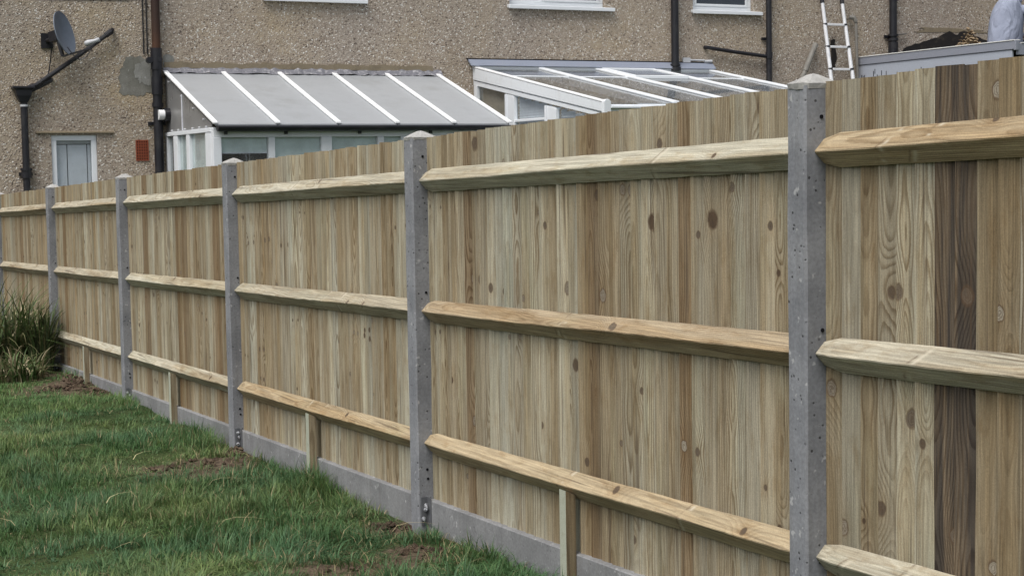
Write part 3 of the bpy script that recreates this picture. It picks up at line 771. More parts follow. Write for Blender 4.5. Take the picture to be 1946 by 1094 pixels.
MB().box((EX0 - .016, EY0 - .03, 3.04), (EX0 + .038, EY0 + .011, 3.17)).build('corner_trim', M['fascia'], ext, bevel=.004)
nm = MB(); r_ = random.Random(9)
for yy, n_ in ((16.3, 4), (16.05, 3), (15.85, 2), (15.5, 1), (15.3, 1), (14.95, 1), (14.7, 1)):
    for k in range(n_):
        y_ = yy + r_.uniform(-.08, .08); z_ = 2.86 + r_.uniform(-.03, .05)
        nm.box((EX0 - .001, y_, z_), (EX0 + .004, y_ + .012, z_ + r_.uniform(.03, .10)))
nm.build('scuffs', M['dark'], ext)

# heap of hacked-off render on the flat roof
def heap(name, cx, cy, cz_, rx_, ry_, h, n, mat, seed, smin=.015, smax=.05):
    r_ = random.Random(seed); m = MB()
    for k in range(n):
        a = r_.uniform(0, 2 * math.pi); q = math.sqrt(r_.random())
        x, y = cx + rx_ * q * math.cos(a), cy + ry_ * q * math.sin(a)
        z = cz_ + h * (1 - q) * r_.uniform(.3, 1.)
        s = r_.uniform(smin, smax)
        ph = r_.uniform(0, 3)
        vs = []
        for (u, v_, w_) in ((1, 0, 0), (-1, 0, 0), (0, 1, 0), (0, -1, 0), (0, 0, 1), (0, 0, -1), (.7, .7, .3), (-.7, .6, .4), (.5, -.7, -.4)):
            k_ = s * r_.uniform(.6, 1.25); c_, s_ = math.cos(ph), math.sin(ph)
            vs.append(((u * c_ - v_ * s_) * k_ + x, (u * s_ + v_ * c_) * k_ + y, w_ * k_ * .8 + z))
        bm = bmesh.new()
        for v_ in vs: bm.verts.new(v_)
        res = bmesh.ops.convex_hull(bm, input=bm.verts)
        bm.verts.index_update()
        m.add([v_.co[:] for v_ in bm.verts], [[v_.index for v_ in f.verts] for f in bm.faces]); bm.free()
    return m
hb = heap('rubble', 14.78, 16.22, 3.13, .40, .20, .58, 700, M['rubble'], 2, .012, .035).build('rubble_heap', M['rubble'], origin=(14.75, 16.15, 3.1))
tag(hb, 'heap of sandy rubble on the flat roof against the house wall', 'rubble', kind='stuff')

# ------------------------------------------------------------------ telescopic ladder
lad = empty('ladder', (12.40, 15.35, -.40))
tag(lad, 'silver telescopic ladder leaning against the house wall', 'ladder')
def lp(z):                                        # ladder plane
    return YH - .05 - (3.98 - z) * .205
lx0, lx1 = 12.165, 12.53
zs = [3.98 - .335 * i for i in range(14)]
for sgn, x in ((-1, lx0), (1, lx1)):
    for i, z in enumerate(zs[:-1]):
        r1 = .027 + .0012 * i
        z2 = zs[i + 1]; xo = x + sgn * .006 * i
        st = MB().tube([(xo, lp(z2), z2), (xo, lp(z), z)], r1, 14)
        s_ = soften(st.build('stile_section', M['alu'], lad))
        MB().tube([(xo, lp(z2 - .012), z2 - .012), (xo, lp(z2 + .014), z2 + .014)], r1 * 1.22, 12).build('collar', M['black'], s_)
    MB().tube([(x, lp(3.965), 3.965), (x, lp(4.03), 4.03)], .031, 12).build('end_cap', M['black'], lad)
for i, z in enumerate(zs[1:-1]):
    MB().box((lx0 + .03, lp(z) - .03, z - .017), (lx1 - .03, lp(z) + .012, z + .017)).build('rung', M['alu'], lad, bevel=.005)

# poles and pipes standing by the wall
p1 = MB().tube([(12.745, YH - .28, -.39), (12.745, YH - .10, 3.70)], .021, 8).tube([(12.745, YH - .10, 3.70), (12.72, YH - .09, 3.76), (12.65, YH - .06, 3.77)], .035, 10).build('upright_pole', M['greypipe'], origin=(12.745, 16.2, -.39))
tag(p1, 'thin upright grey pole with bent top right of the ladder', 'pole')
p2 = MB().tube([(10.0, YH - .35, -.38), (11.70, YH - .14, 2.78), (11.79, YH - .13, 2.95)], .035, 10).tube([(11.79, YH - .13, 2.95), (12.03, YH - .07, 3.36)], .042, 10).build('leaning_pipe', M['greypipe'], origin=(10.0, 16.15, -.38))
tag(p2, 'weathered grey pipe leaning diagonally against the wall left of the ladder', 'pipe')

# ------------------------------------------------------------------ satellite dish
dish = empty('satellite_dish', (.86, YH, 3.2))
tag(dish, 'grey satellite dish on the house wall above the small window', 'satellite dish')
dc = Vector((.93, YH - .27, 3.25)); dn = Vector((.74, -.62, .25)).normalized()      # facing right, a little to us
dsx = Vector((-dn.y, dn.x, 0)).normalized() * -1; dsy = dn.cross(dsx).normalized()
if dsy.z < 0: dsy = -dsy
tl = math.radians(0)
rings, seg = 7, 36
def dpt(q, t, back=0.):
    a, b = .215 * q * math.cos(t), .27 * q * math.sin(t)
    return dc + dsx * a + dsy * b + dn * (.055 * q * q - back)
m = MB(); vs = [dpt(0, 0)]; fs = []
for i in range(1, rings + 1): vs += [dpt(i / rings, 2 * math.pi * k / seg) for k in range(seg)]
for k in range(seg): fs.append((0, 1 + k, 1 + (k + 1) % seg))
for i in range(rings - 1):
    for k in range(seg): fs.append((1 + i * seg + k, 1 + (i + 1) * seg + k, 1 + (i + 1) * seg + (k + 1) % seg, 1 + i * seg + (k + 1) % seg))
nf = len(vs)
m.add(vs, fs); m.add([tuple(Vector(v) - dn * .012) for v in vs], fs)
m.add([dpt(1, 2 * math.pi * k / seg) for k in range(seg)] + [dpt(1, 2 * math.pi * k / seg, .012) for k in range(seg)], [(k, (k + 1) % seg, seg + (k + 1) % seg, seg + k) for k in range(seg)])
dob = m.build('reflector', M['dishgrey'], dish, smooth=True)
low = dc - dsy * .255 + dn * .05
lnb = dc - dsy * .20 + dn * .34
MB().bar(low - dn * .10, lnb - dsy * .07, .03, .018).bar(low - dn * .10, dc - dn * .06, .045, .03).build('arm', M['black'], dish)
MB().tube([lnb - dn * .06, lnb - dn * .02, lnb + dn * .05, lnb + dn * .12], [.033, .036, .022, .024], 12).build('receiver', M['lnb'], dish, smooth=True)
MB().bar(dc - dn * .03, dc - dn * .12 + Vector((0, .05, 0)), .09, .12).tube([dc - dn * .10 - dsy * .02, Vector((dc.x - .12, YH - .12, dc.z - .06)), Vector((dc.x - .12, YH, dc.z - .06))], .024, 10).box((dc.x - .19, YH - .02, dc.z - .15), (dc.x - .05, YH + .002, dc.z + .03)).build('wall_bracket', M['black'], dish)
def cable(name, pts, r=.006, parent=dish):
    MB().tube(pts, r, 6).build(name, M['black'], parent)
cable('cable', [lnb + dn * .05 - dsy * .02 + Vector((0, .02, -.02 - .16 * math.sin(t * math.pi))) + Vector((-.30, .06, -.03)) * t for t in np.linspace(0, 1, 12)])
cable('cable', [(dc.x - .08, YH - .10, dc.z - .13), (dc.x - .09, YH - .03, dc.z - .3), (dc.x - .12, YH - .02, dc.z - .48)], .008)

# ------------------------------------------------------------------ person crouching on the flat roof
per = empty('person', (14.45, 15.05, 3.10))
tag(per, 'person in a grey sweatshirt and navy trousers crouching on the flat roof', 'person')
def skin(name, joints, edges, mat, parent, sub=2, root=0):
    o = per.location
    me = bpy.data.meshes.new(name); me.from_pydata([tuple(Vector(j[0]) - Vector(o)) for j in joints], edges, [])
    ob = bpy.data.objects.new(name, me); COL.objects.link(ob); ob.parent = parent
    md = ob.modifiers.new('skin', 'SKIN'); md.use_smooth_shade = True
    for i, j in enumerate(joints):
        sv = me.skin_vertices[0].data[i]; rv = j[1] if isinstance(j[1], tuple) else (j[1], j[1]); sv.radius = rv; sv.use_root = (i == root)
    s_ = ob.modifiers.new('sub', 'SUBSURF'); s_.levels = sub; s_.render_levels = sub
    me.materials.append(mat); return ob
bx, by = 14.46, 15.02
J = dict(pel=(bx - .06, by, 3.24), wai=(bx - .02, by + .02, 3.42), che=(bx + .06, by + .05, 3.72), neck=(bx + .22, by + .12, 3.98), head=(bx + .36, by + .17, 4.12),
         ls=(bx + .08, by + .26, 3.82), le=(bx + .42, by + .40, 3.55), lw=(bx + .66, by + .30, 3.42), rs=(bx + .20, by - .16, 3.80), re=(bx + .52, by - .14, 3.50), rw=(bx + .72, by + .06, 3.38),
         lh=(bx - .02, by + .13, 3.22), lk=(bx + .40, by + .24, 3.30), la=(bx + .06, by + .22, 3.16), lt=(bx + .20, by + .24, 3.125),
         rh=(bx + .06, by - .12, 3.22), rk=(bx + .48, by - .10, 3.32), ra=(bx + .14, by - .16, 3.16), rt=(bx + .28, by - .17, 3.125))
body = skin('body', [(J['pel'], .12), (J['wai'], .115), (J['che'], .13), (J['neck'], .05), (J['head'], .085), (J['ls'], .055), (J['le'], .042), (J['lw'], .028), (J['rs'], .055), (J['re'], .042), (J['rw'], .028),
                     (J['lh'], .085), (J['lk'], .058), (J['la'], .04), (J['rh'], .085), (J['rk'], .058), (J['ra'], .04)],
            [(0, 1), (1, 2), (2, 3), (3, 4), (2, 5), (5, 6), (6, 7), (2, 8), (8, 9), (9, 10), (0, 11), (11, 12), (12, 13), (0, 14), (14, 15), (15, 16)], M['skin'], per)
for wr, d_ in ((J['lw'], (1, -.2, -.4)), (J['rw'], (1, .2, -.4))):
    w0 = Vector(wr); d_ = Vector(d_).normalized(); sdv = d_.cross(Vector((0, 0, 1))).normalized()
    js = [(w0, .026), (w0 + d_ * .055, (.04, .018))]; es = [(0, 1)]
    for k in range(4):
        b0 = w0 + d_ * .09 + sdv * (k - 1.5) * .021; ln = (.062, .075, .07, .055)[k]
        js += [(b0, .010), (b0 + d_ * ln * .55 + Vector((0, 0, -.012)), .009), (b0 + d_ * ln + Vector((0, 0, -.035)), .007)]; q = len(js)
        es += [(1, q - 3), (q - 3, q - 2), (q - 2, q - 1)]
    t0 = w0 + d_ * .03 + sdv * .04
    js += [(t0, .011), (t0 + d_ * .045 + sdv * .02, .009)]; q = len(js); es += [(0, q - 2), (q - 2, q - 1)]
    skin('hand', js, es, M['skin'], per, 1)
hv = Vector(J['head'])
skin('hair', [(hv + Vector((-.015, 0, .03)), .088), (hv + Vector((-.03, -.01, -.02)), .075)], [(0, 1)], M['hair'], per)
MB().tube([hv + Vector((.08, .035, -.01)), hv + Vector((.11, .05, -.02))], [.018, .010], 8).build('nose', M['skin'], per, smooth=True)
# sweatshirt: a lathe-like torso shell with ribbed hem, folds and sleeves
def shell(name, rows, mat, seg=28, fold=.012, seed=1, thick=0):
    m = MB(); vs = []; fs = []
    for i, (c, a, b, ax_) in enumerate(rows):
        c = Vector(c); ax_ = Vector(ax_).normalized()
        s1 = ax_.cross(Vector((-.4, .9, 0))).normalized(); s2 = ax_.cross(s1).normalized()
        for k in range(seg):
            t = 2 * math.pi * k / seg
            q = 1 + fold / a * (math.sin(3 * t + i * .9 + seed) + .7 * math.sin(5 * t - i * 1.3))
            vs.append(c + s1 * (a * q * math.cos(t)) + s2 * (b * q * math.sin(t)))
    for i in range(len(rows) - 1):
        for k in range(seg): fs.append((i * seg + k, i * seg + (k + 1) % seg, (i + 1) * seg + (k + 1) % seg, (i + 1) * seg + k))
    fs.append(tuple(range((len(rows) - 1) * seg, len(rows) * seg)))
    m.add(vs, fs); o = m.build(name, mat, per, smooth=True)
    s_ = o.modifiers.new('sub', 'SUBSURF'); s_.levels = s_.render_levels = 1
    return o
sw = shell('sweatshirt', [((bx - .10, by - .05, 3.195), .262, .21, (.05, .05, 1)), ((bx - .105, by - .05, 3.215), .300, .235, (.1, .1, 1)), ((bx - .10, by - .04, 3.27), .315, .245, (.15, .1, 1)), ((bx - .075, by - .03, 3.40), .312, .24, (.25, .15, 1)),
                     ((bx - .04, by - .01, 3.55), .315, .235, (.3, .2, 1)), ((bx + .01, by + .01, 3.70), .315, .225, (.35, .2, 1)), ((bx + .06, by + .03, 3.82), .285, .20, (.4, .2, 1)), ((bx + .12, by + .07, 3.91), .20, .15, (.5, .2, 1)), ((bx + .18, by + .10, 3.96), .11, .10, (.6, .2, 1))], M['sweat'], fold=.008)
shell('hem_band', [((bx - .10, by - .05, 3.125), .262, .212, (.05, .05, 1)), ((bx - .10, by - .05, 3.13), .268, .216, (.05, .05, 1)), ((bx - .10, by - .05, 3.205), .268, .216, (.05, .05, 1)), ((bx - .10, by - .05, 3.212), .262, .212, (.05, .05, 1))], M['sweat'], fold=.004)
for pts in ((J['ls'], J['le'], J['lw']), (J['rs'], J['re'], J['rw'])):
    a, b, c = [Vector(p) for p in pts]; ch = Vector(J['che'])
    skin('sleeve', [(ch * .4 + a * .6, .10), (a, .095), (b, .075), (b * .2 + c * .8, .05)], [(0, 1), (1, 2), (2, 3)], M['sweat'], per)
nk = Vector(J['neck'])
skin('hood', [(nk + Vector((.02, -.16, -.03)), .05), (nk + Vector((-.12, -.10, -.05)), .065), (nk + Vector((-.16, .02, -.05)), .07), (nk + Vector((-.06, .13, -.03)), .05)], [(0, 1), (1, 2), (2, 3)], M['sweat'], per)
skin('trousers', [(J['pel'], (.165, .14)), (J['lh'], .125), (J['lk'], .085), (J['la'], .07), (J['rh'], .125), (J['rk'], .085), (J['ra'], .07)], [(0, 1), (1, 2), (2, 3), (0, 4), (4, 5), (5, 6)], M['navy'], per)
for a, b in (('la', 'lt'), ('ra', 'rt')):
    skin('boot', [(J[a], .045), ((Vector(J[a]) * .5 + Vector(J[b]) * .5), (.045, .035)), (J[b], (.042, .026))], [(0, 1), (1, 2)], M['boot'], per, 1)

# ------------------------------------------------------------------ fence
PW, PD, SL, ZT = .0934, .0685, .0264, 1.7767      # post width, how far it stands proud of the boards, slope, top level at the first post
fence = empty('fence', (0., 0., -.02))
tag(fence, 'new close-boarded timber fence with grey concrete posts along the lawn', 'fence')
FZ = fence.location
def lvl(y): return -SL * y
POSTS = [-3 + 3 * i for i in range(6)] + [15.24]

# one post mesh: chamfered square shaft and a weathered pyramid cap; three variants
def post_mesh(seed):
    r_ = random.Random(seed); m = MB()
    c = .007; x0, x1, y0, y1 = -PD, .062, -PW / 2, PW / 2
    base = [(x0 + c, y0), (x1, y0), (x1, y1), (x0 + c, y1), (x0, y1 - c), (x0, y0 + c)]
    zs_ = [-2.3, -1.8] + [-1.8 + .2 * k for k in range(1, 9)] + [-.012]
    vs = []
    for z in zs_:
        for (x, y) in base: vs.append((x + r_.uniform(-.0012, .0012), y + r_.uniform(-.0012, .0012), z))
    n = len(base); fs = [tuple(range(n))]
    for i in range(len(zs_) - 1):
        for k in range(n): fs.append((i * n + k, i * n + (k + 1) % n, (i + 1) * n + (k + 1) % n, (i + 1) * n + k))
    m.add(vs, fs, 0)
    ring = []; N = 24
    for lev, (k_, z, jit) in enumerate(((1.02, -.018, .006), (1.06, -.005, .002), (.60, .010, .0025), (.28, .020, .002))):
        row = []
        for k in range(N):
            t = 2 * math.pi * (k + .5) / N; ct, st = math.cos(t), math.sin(t); q = max(abs(ct), abs(st))
            row.append(((x0 + x1) / 2 + (x1 - x0) / 2 * k_ * ct / q + r_.uniform(-.001, .001), PW / 2 * k_ * st / q + r_.uniform(-.001, .001), z + r_.uniform(-jit, jit * .6)))
        ring.append(row)
    vs = [p for row in ring for p in row] + [((x0 + x1) / 2, 0, .025)]
    fs = []
    for i in range(3):
        for k in range(N): fs.append((i * N + k, i * N + (k + 1) % N, (i + 1) * N + (k + 1) % N, (i + 1) * N + k))
    for k in range(N): fs.append((3 * N + k, 3 * N + (k + 1) % N, 4 * N))
    fs.append(tuple(range(N)))
    m2 = MB(); m2.add(vs, fs, 0)
    return m.mesh('post', M['post']), m2.mesh('post_cap', M['cap'])
pv = [post_mesh(s) for s in (1, 2, 3)]
hole_me = MB().tube([(0, .001, 0), (0, -.0025, 0)], .006, 10).mesh('bolt_hole', M['dark'])
bolt_me = MB().tube([(0, 0, 0), (-.003, -.010, 0), (-.008, -.03, 0)], [.007, .006, .004], 8).tube([(0, 0, 0), (0, -.004, 0)], .010, 8).mesh('bolt', M['steel'])
bracket_me = MB().box((-.055, -.003, -.13), (-.026, 0, .002)).box((-.0262, -.045, -.13), (-.0235, -.003, .002)).mesh('bracket', M['clip'])
for i, py in enumerate(POSTS):
    pm, cm = pv[i % 3]
    p = link_child(pm, 'post', fence, Vector((0, py, ZT + lvl(py))) - FZ)
    link_child(cm, 'post_cap', p, (0, 0, .0))
    for dz, dx in ((-.085, -.014), (-.72, -.012), (-1.53, -.020), (-1.585, -.019)):
        link_child(hole_me, 'bolt_hole', p, (dx + random.uniform(-.003, .003), -PW / 2 - .001, dz + random.uniform(-.02, .02)))
    br = link_child(bracket_me, 'bracket', p, (0, -PW / 2 - .002, -1.655))
    for dz, dx in ((-.03, -.038), (-.062, -.034), (-.10, -.038)):
        o = link_child(bolt_me, 'bolt', p, (dx + random.uniform(-.009, .009), -PW / 2 - .006, -1.655 + dz + random.uniform(-.012, .012))); o.rotation_euler = (random.uniform(-.3, .3), random.uniform(-.3, .3), 0)

# knots read off the photograph: y, z, radius, tone (0 dark .. 1 pale)
KN = [(-.760, 1.712, .017, .9), (-.779, 1.146, .015, .85), (-.752, .483, .014, .9), (-.070, .876, .018, .6), (.753, .588, .014, .9), (.570, 1.360, .022, .0), (.958, 1.342, .020, .0), (2.433, 1.653, .021, .15),
      (-.429, .831, .019, .25), (-.339, 1.177, .013, .1), (-.377, 1.179, .016, .1), (-.371, .567, .018, .3), (-.301, .562, .015, .4), (-.131, .475, .017, .6), (-.655, 1.188, .018, .15), (-.602, .537, .015, .3),
      (.294, 1.713, .016, .15), (.899, 1.618, .013, .2), (.779, 1.619, .010, .2), (1.663, 1.625, .016, .6), (1.596, 1.079, .018, .5), (1.313, 1.066, .018, .6), (2.727, 1.116, .014, .2), (2.475, 1.071, .015, .5), (2.404, 1.074, .015, .5),
      (2.285, 1.04, .014, .2), (1.540, .792, .017, .1), (2.485, .452, .016, .5), (2.392, .464, .016, .5), (1.453, .428, .012, .1), (1.356, 1.435, .014, .1), (1.159, 1.455, .015, .6), (1.110, 1.455, .015, .6), (2.537, 1.535, .015, .2)]
PALE, MID, WARM, BROWN, DARK = (.39, .362, .285), (.335, .296, .222), (.298, .246, .168), (.225, .168, .106), (.19, .145, .10)
TINTS = [PALE] * 7 + [MID] * 6 + [WARM] * 4 + [BROWN] * 1
# tints set by where a board stands (y of its middle), as seen in the photograph
FORCE = [(-.645, .085, DARK), (-.50, .06, PALE), (-.42, .04, PALE), (.732, .04, BROWN), (.50, .05, WARM), (1.352, .04, BROWN), (2.49, .045, BROWN), (2.20, .12, PALE), (1.02, .08, PALE), (1.9, .12, PALE), (.26, .1, MID)]
BW = .0806
bm_cache = {}
def board_mesh(v):
    if v in bm_cache: return bm_cache[v]
    r_ = random.Random(100 + v); m = MB()
    w_, h = BW + .014, 1.655 + .014
    t0, t1 = -.0105, .0105                            # this edge stands proud of the next board's edge
    n = 9; vs = []
    for k in range(n):
        z = -h + h * k / (n - 1)
        j = r_.uniform(-.0012, .0012); j2 = r_.uniform(-.0015, .0015); jy = r_.uniform(-.0012, .0012)
        vs += [(.012 + j, -.014, z), (.0 + j2, w_ - .0145 + jy, z), (.009 + j2, w_ - .014 + jy, z), (.018 + j, -.014, z)]
    fs = [(0, 3, 2, 1), (4 * n - 4, 4 * n - 3, 4 * n - 2, 4 * n - 1)]
    for i in range(n - 1):
        for k in range(4): fs.append((4 * i + k, 4 * i + (k + 1) % 4, 4 * i + 4 + (k + 1) % 4, 4 * i + 4 + k))
    m.add(vs, fs); bm_cache[v] = m.mesh('board', M['board']); return bm_cache[v]
def set_wood(o, tint, seed, mirror, pith, knots, tone):
    o.color = (*tint, 1); o['seed'] = float(seed); o['mirror'] = float(mirror); o['pith'] = pith
    o['figure'] = rb.choice([.35, .5, .7, .85, 1., 1.])
    o['stain'] = 0.
    o['knot_a'] = knots[0]; o['knot_b'] = knots[1]; o['knot_tone'] = float(tone)
rb = random.Random(21)
bays = list(zip(POSTS[:-1], POSTS[1:])) + [(POSTS[-1], 16.53)]
for a, b in bays:
    y = a + PW / 2 + .002; end = b - PW / 2
    nb = int(round((end - y) / BW)); step = (end - y) / nb
    prev = None
    for k in range(nb):
        yc = y + step * k
        o = link_child(board_mesh(rb.randrange(5)), 'board', fence, Vector((rb.uniform(.0015, .0055), yc, ZT - .006 + lvl(yc + .04) + rb.uniform(-.004, .003))) - FZ)
        o.rotation_euler = (rb.uniform(-.0012, .0012), 0, rb.uniform(-.03, .03))
        ymid = yc + BW / 2; ztop_ = ZT - .006 + lvl(ymid)
        if k % 2 == 0 or prev is None or rb.random() < .2:
            tint = rb.choice(TINTS); seed = rb.uniform(1, 60)
            pith = [rb.uniform(-.01, .09), rb.uniform(.0, .045), rb.uniform(.0065, .0105)]
            kn = [[rb.uniform(.0, BW), rb.uniform(-1.6, -.1), rb.uniform(.005, .0115)] if rb.random() < .85 else [.5, 9., .01] for _ in range(2)]
            tone = rb.choice([0, .1, .2, .3, .5, .7]); mirror = 1
        else:                                          # second half of the same plank
            tint, seed, pith, kn, tone = prev; mirror = -1
            pith = [pith[0] - BW, pith[1], pith[2]]
            kn = [[BW - q[0], q[1] + rb.uniform(-.01, .01), q[2]] for q in kn]
        forced = None; own = tint; okn = kn; otone = tone
        for fy, hw, ft in FORCE:
            if abs(ymid - fy) < hw: tint = forced = ft
        if ymid < 0 and not forced: tint = WARM if rb.random() < .6 else MID
        mine = [q for q in KN if yc <= q[0] < yc + step]
        if mine:
            kn = [[q[0] - yc, q[1] - ztop_, q[2] * 1.05] for q in mine[:2]]
            if len(kn) == 1: kn.append([.5, 9., .01])
            tone = mine[0][3]
        
        lum = rb.uniform(.90, 1.09) * (.86 if ymid < 0 and not forced else 1.); wm_ = rb.uniform(-.03, .03); tj = [tint[0] * lum * (1 + wm_), tint[1] * lum, tint[2] * lum * (1 - wm_ * 1.5)]
        set_wood(o, tj, seed, mirror, pith, kn, tone)
        if forced == DARK: o['stain'] = .86; o['figure'] = 1.; o['label'] = 'board stained dark grey-brown'
        prev = (own, seed, pith, okn, otone)

# arris rails: triangular section, ends shaved to fit the posts
def rail(a, b, zc, seed, tint, pos=None):
    r_ = random.Random(seed); m = MB(); n = 34
    ya, yb = a + PW / 2 - .012, b - PW / 2 + .004
    vs = []
    for k in range(n + 1):
        t = k / n; y = ya + (yb - ya) * t
        e = min(1., .25 + min((y - ya), (yb - y) * 2.) / .085)
        hb = .030 + .021 * e + r_.uniform(-.0012, .0012); nx_ = -(.030 + .016 * e) + r_.uniform(-.0010, .0010)
        if 0 < k < n and r_.random() < .12: nx_ += .003
        nz = r_.uniform(-.001, .001) + .002 * math.sin(t * 9 + seed)
        z0 = zc + lvl(y)
        vs += [(-.0015, y, z0 + hb), (nx_ + .0004, y, z0 + .0015 + nz), (nx_ + .001, y, z0 - .0025 + nz), (-.0015, y, z0 - hb)]
    fs = [(3, 2, 1, 0), (4 * n, 4 * n + 1, 4 * n + 2, 4 * n + 3)]
    for i in range(n):
        for k in range(4): fs.append((4 * i + k, 4 * i + (k + 1) % 4, 4 * i + 4 + (k + 1) % 4, 4 * i + 4 + k))
    org = (0, a, zc + lvl(a))
    m.add([tuple(np.array(v) - np.array(org)) for v in vs], fs)
    o = bpy.data.objects.new('rail', m.mesh('rail', M['rail'])); COL.objects.link(o); o.parent = fence; o.location = Vector(org) - FZ
    set_wood(o, tint, r_.uniform(1, 60), 1, [r_.uniform(-.04, .04), r_.uniform(.03, .09), r_.uniform(.007, .010)],
             [[r_.uniform(-.02, .035), r_.uniform(.3, 2.7), r_.uniform(.008, .014)], [r_.uniform(-.02, .03), r_.uniform(.3, 2.7), r_.uniform(.007, .012)]], r_.choice([.1, .25, .4]))
    o['figure'] = r_.choice([.3, .45, .6])
    return o
RT = [(.43, .405, .33), (.405, .372, .298), (.375, .338, .264)]
GOLD = (.385, .305, .20)
for bi, (a, b) in enumerate(bays):
    for ri, zc in enumerate((1.572, .978, .370)):
        tint = rb.choice(RT)
        if bi == 0 and ri == 0: tint = GOLD
        if bi in (1, 2) and ri == 2: tint = (.39, .315, .21)
        if bi == 1 and ri == 1: tint = (.37, .30, .21)
        rail(a, b, zc, bi * 7 + ri + 3, tint)
# concrete gravel boards and the short stakes that hold them
for bi, (a, b) in enumerate(bays):
    r_ = random.Random(bi); ya, yb = a + PW / 2 + .003, b - PW / 2 - .003
    m = MB(); n = 8; vs = []
    for k in range(n + 1):
        y = ya + (yb - ya) * k / n; zt = .1094 + lvl(y); j = r_.uniform(-.0012, .0012)
        vs += [(-.022 + j, y, zt - .45), (-.022 + j, y, zt - .004), (-.018 + j, y, zt), (.03, y, zt), (.03, y, zt - .45)]
    fs = [(0, 1, 2, 3, 4), tuple(range(5 * n + 4, 5 * n - 1, -1))]
    for i in range(n):
        for k in range(5): fs.append((5 * i + k, 5 * i + (k + 1) % 5, 5 * i + 5 + (k + 1) % 5, 5 * i + 5 + k))
    m.add(vs, fs); m.build('gravel_board', M['gravel'], fence)
    if b - a < 2: continue
    yc = (a + b) / 2 + .02
    z1 = .370 + lvl(yc) - .004
    org = (0, yc, z1)
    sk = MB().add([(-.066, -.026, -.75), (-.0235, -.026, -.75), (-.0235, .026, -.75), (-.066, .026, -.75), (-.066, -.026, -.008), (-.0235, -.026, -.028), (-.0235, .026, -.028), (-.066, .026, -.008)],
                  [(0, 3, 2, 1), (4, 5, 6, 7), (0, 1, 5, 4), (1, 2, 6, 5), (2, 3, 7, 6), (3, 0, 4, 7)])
    sk.add([(-.0235, -.0228, -.75), (-.004, -.0228, -.75), (-.004, .0228, -.75), (-.0235, .0228, -.75), (-.0235, -.0228, -.040), (-.004, -.0228, -.046), (-.004, .0228, -.046), (-.0235, .0228, -.040)],
           [(0, 3, 2, 1), (4, 5, 6, 7), (0, 1, 5, 4), (1, 2, 6, 5), (2, 3, 7, 6), (3, 0, 4, 7)]) if False else None
    sk.mi[5] = 1; me_ = sk.mesh('stake', [M['board'], M['stake_front']])  # front face of the stake is paler and greener than its brown sides
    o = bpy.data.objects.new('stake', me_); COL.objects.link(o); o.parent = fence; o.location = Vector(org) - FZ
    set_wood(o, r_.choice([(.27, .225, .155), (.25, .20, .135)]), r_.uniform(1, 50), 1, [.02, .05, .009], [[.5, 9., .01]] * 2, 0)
# cut-off nails: pale plates pressed into the rails where two boards meet are left to the wood grain

# ------------------------------------------------------------------ grass
def blades(name, x, y, L, wdt, lean, ang, colr, mat, bend=1., zbase=None, kind='stuff', extra=0., seg=2):
    n = len(x)
    z = gz(x, y) - .006 if zbase is None else zbase
    dx, dy = np.cos(ang), np.sin(ang); px, py = -dy, dx
    ts = np.linspace(0, 1, seg + 1)
    V = []; 
    for i, t in enumerate(ts):
        out = L * np.sin(lean) * t ** (1 + .7 * bend); up = L * (np.cos(lean) * t + (1 - t) * t * .5 * np.sin(lean))
        if extra: up = up - extra * L * t ** 3
        cx, cy, cz_ = x + dx * out, y + dy * out, z + up
        wv = wdt * (1 - t ** 1.6) * .5
        if i < seg:
            V.append(np.stack([cx - px * wv, cy - py * wv, cz_], 1)); V.append(np.stack([cx + px * wv, cy + py * wv, cz_], 1))
        else: V.append(np.stack([cx, cy, cz_], 1))
    nvb = 2 * seg + 1
    V = np.stack(V, 1).reshape(-1, 3)
    base = (np.arange(n) * nvb)[:, None]
    loops = []; sizes = []
    for i in range(seg - 1): loops.append(base + np.array([[2 * i, 2 * i + 1, 2 * i + 3, 2 * i + 2]])); sizes.append(4)
    loops.append(base + np.array([[2 * seg - 2, 2 * seg - 1, 2 * seg]])); sizes.append(3)
    lo = np.concatenate(loops, 1).ravel(); per_ = np.array(sizes)
    tot = np.tile(per_, n); start = np.concatenate([[0], np.cumsum(tot)[:-1]])
    me = bpy.data.meshes.new(name)
    me.vertices.add(len(V)); me.vertices.foreach_set('co', V.astype(np.float32).ravel())
    me.loops.add(len(lo)); me.loops.foreach_set('vertex_index', lo.astype(np.int32))
    me.polygons.add(len(tot)); me.polygons.foreach_set('loop_start', start.astype(np.int32)); me.polygons.foreach_set('loop_total', tot.astype(np.int32))
    me.polygons.foreach_set('use_smooth', np.ones(len(tot), dtype=bool))
    at = me.attributes.new('leaf_colour', 'FLOAT_COLOR', 'POINT')
    c4 = np.ones((n, nvb, 4), np.float32); c4[:, :, :3] = colr[:, None, :]
    at.data.foreach_set('color', c4.ravel())
    me.update(); me.validate()
    me.materials.append(mat)
    o = bpy.data.objects.new(name, me); COL.objects.link(o)
    return o
def scatter(n, x0, x1, y0, y1): return rng.uniform(x0, x1, n), rng.uniform(y0, y1, n)
x, y = scatter(760000, -5.5, -.012, -.5, 14.8)
left = -1.93 + .154 * (y - 3)
vis = np.clip((x - left + .9) / .9, 0, 1) ** 1
near = np.interp(y, [-.5, 1.2, 2, 5, 9, 14], [.15, .6, 1., .85, .55, .35])
soil = soilmask(x, y)
dens = near * (.12 + .88 * vis) * np.clip(1.2 - 1.15 * soil, .12, 1) * np.clip(.78 + .5 * vnoise(x * 6, y * 5, 21), .2, 1)
keep = rng.random(len(x)) < dens
inpost = np.zeros(len(x), bool)
for py in POSTS: inpost |= (np.abs(y - py) < .055) & (x > -.078)
keep &= ~inpost & ~((x > -.03))
x, y = x[keep], y[keep]; n = len(x)
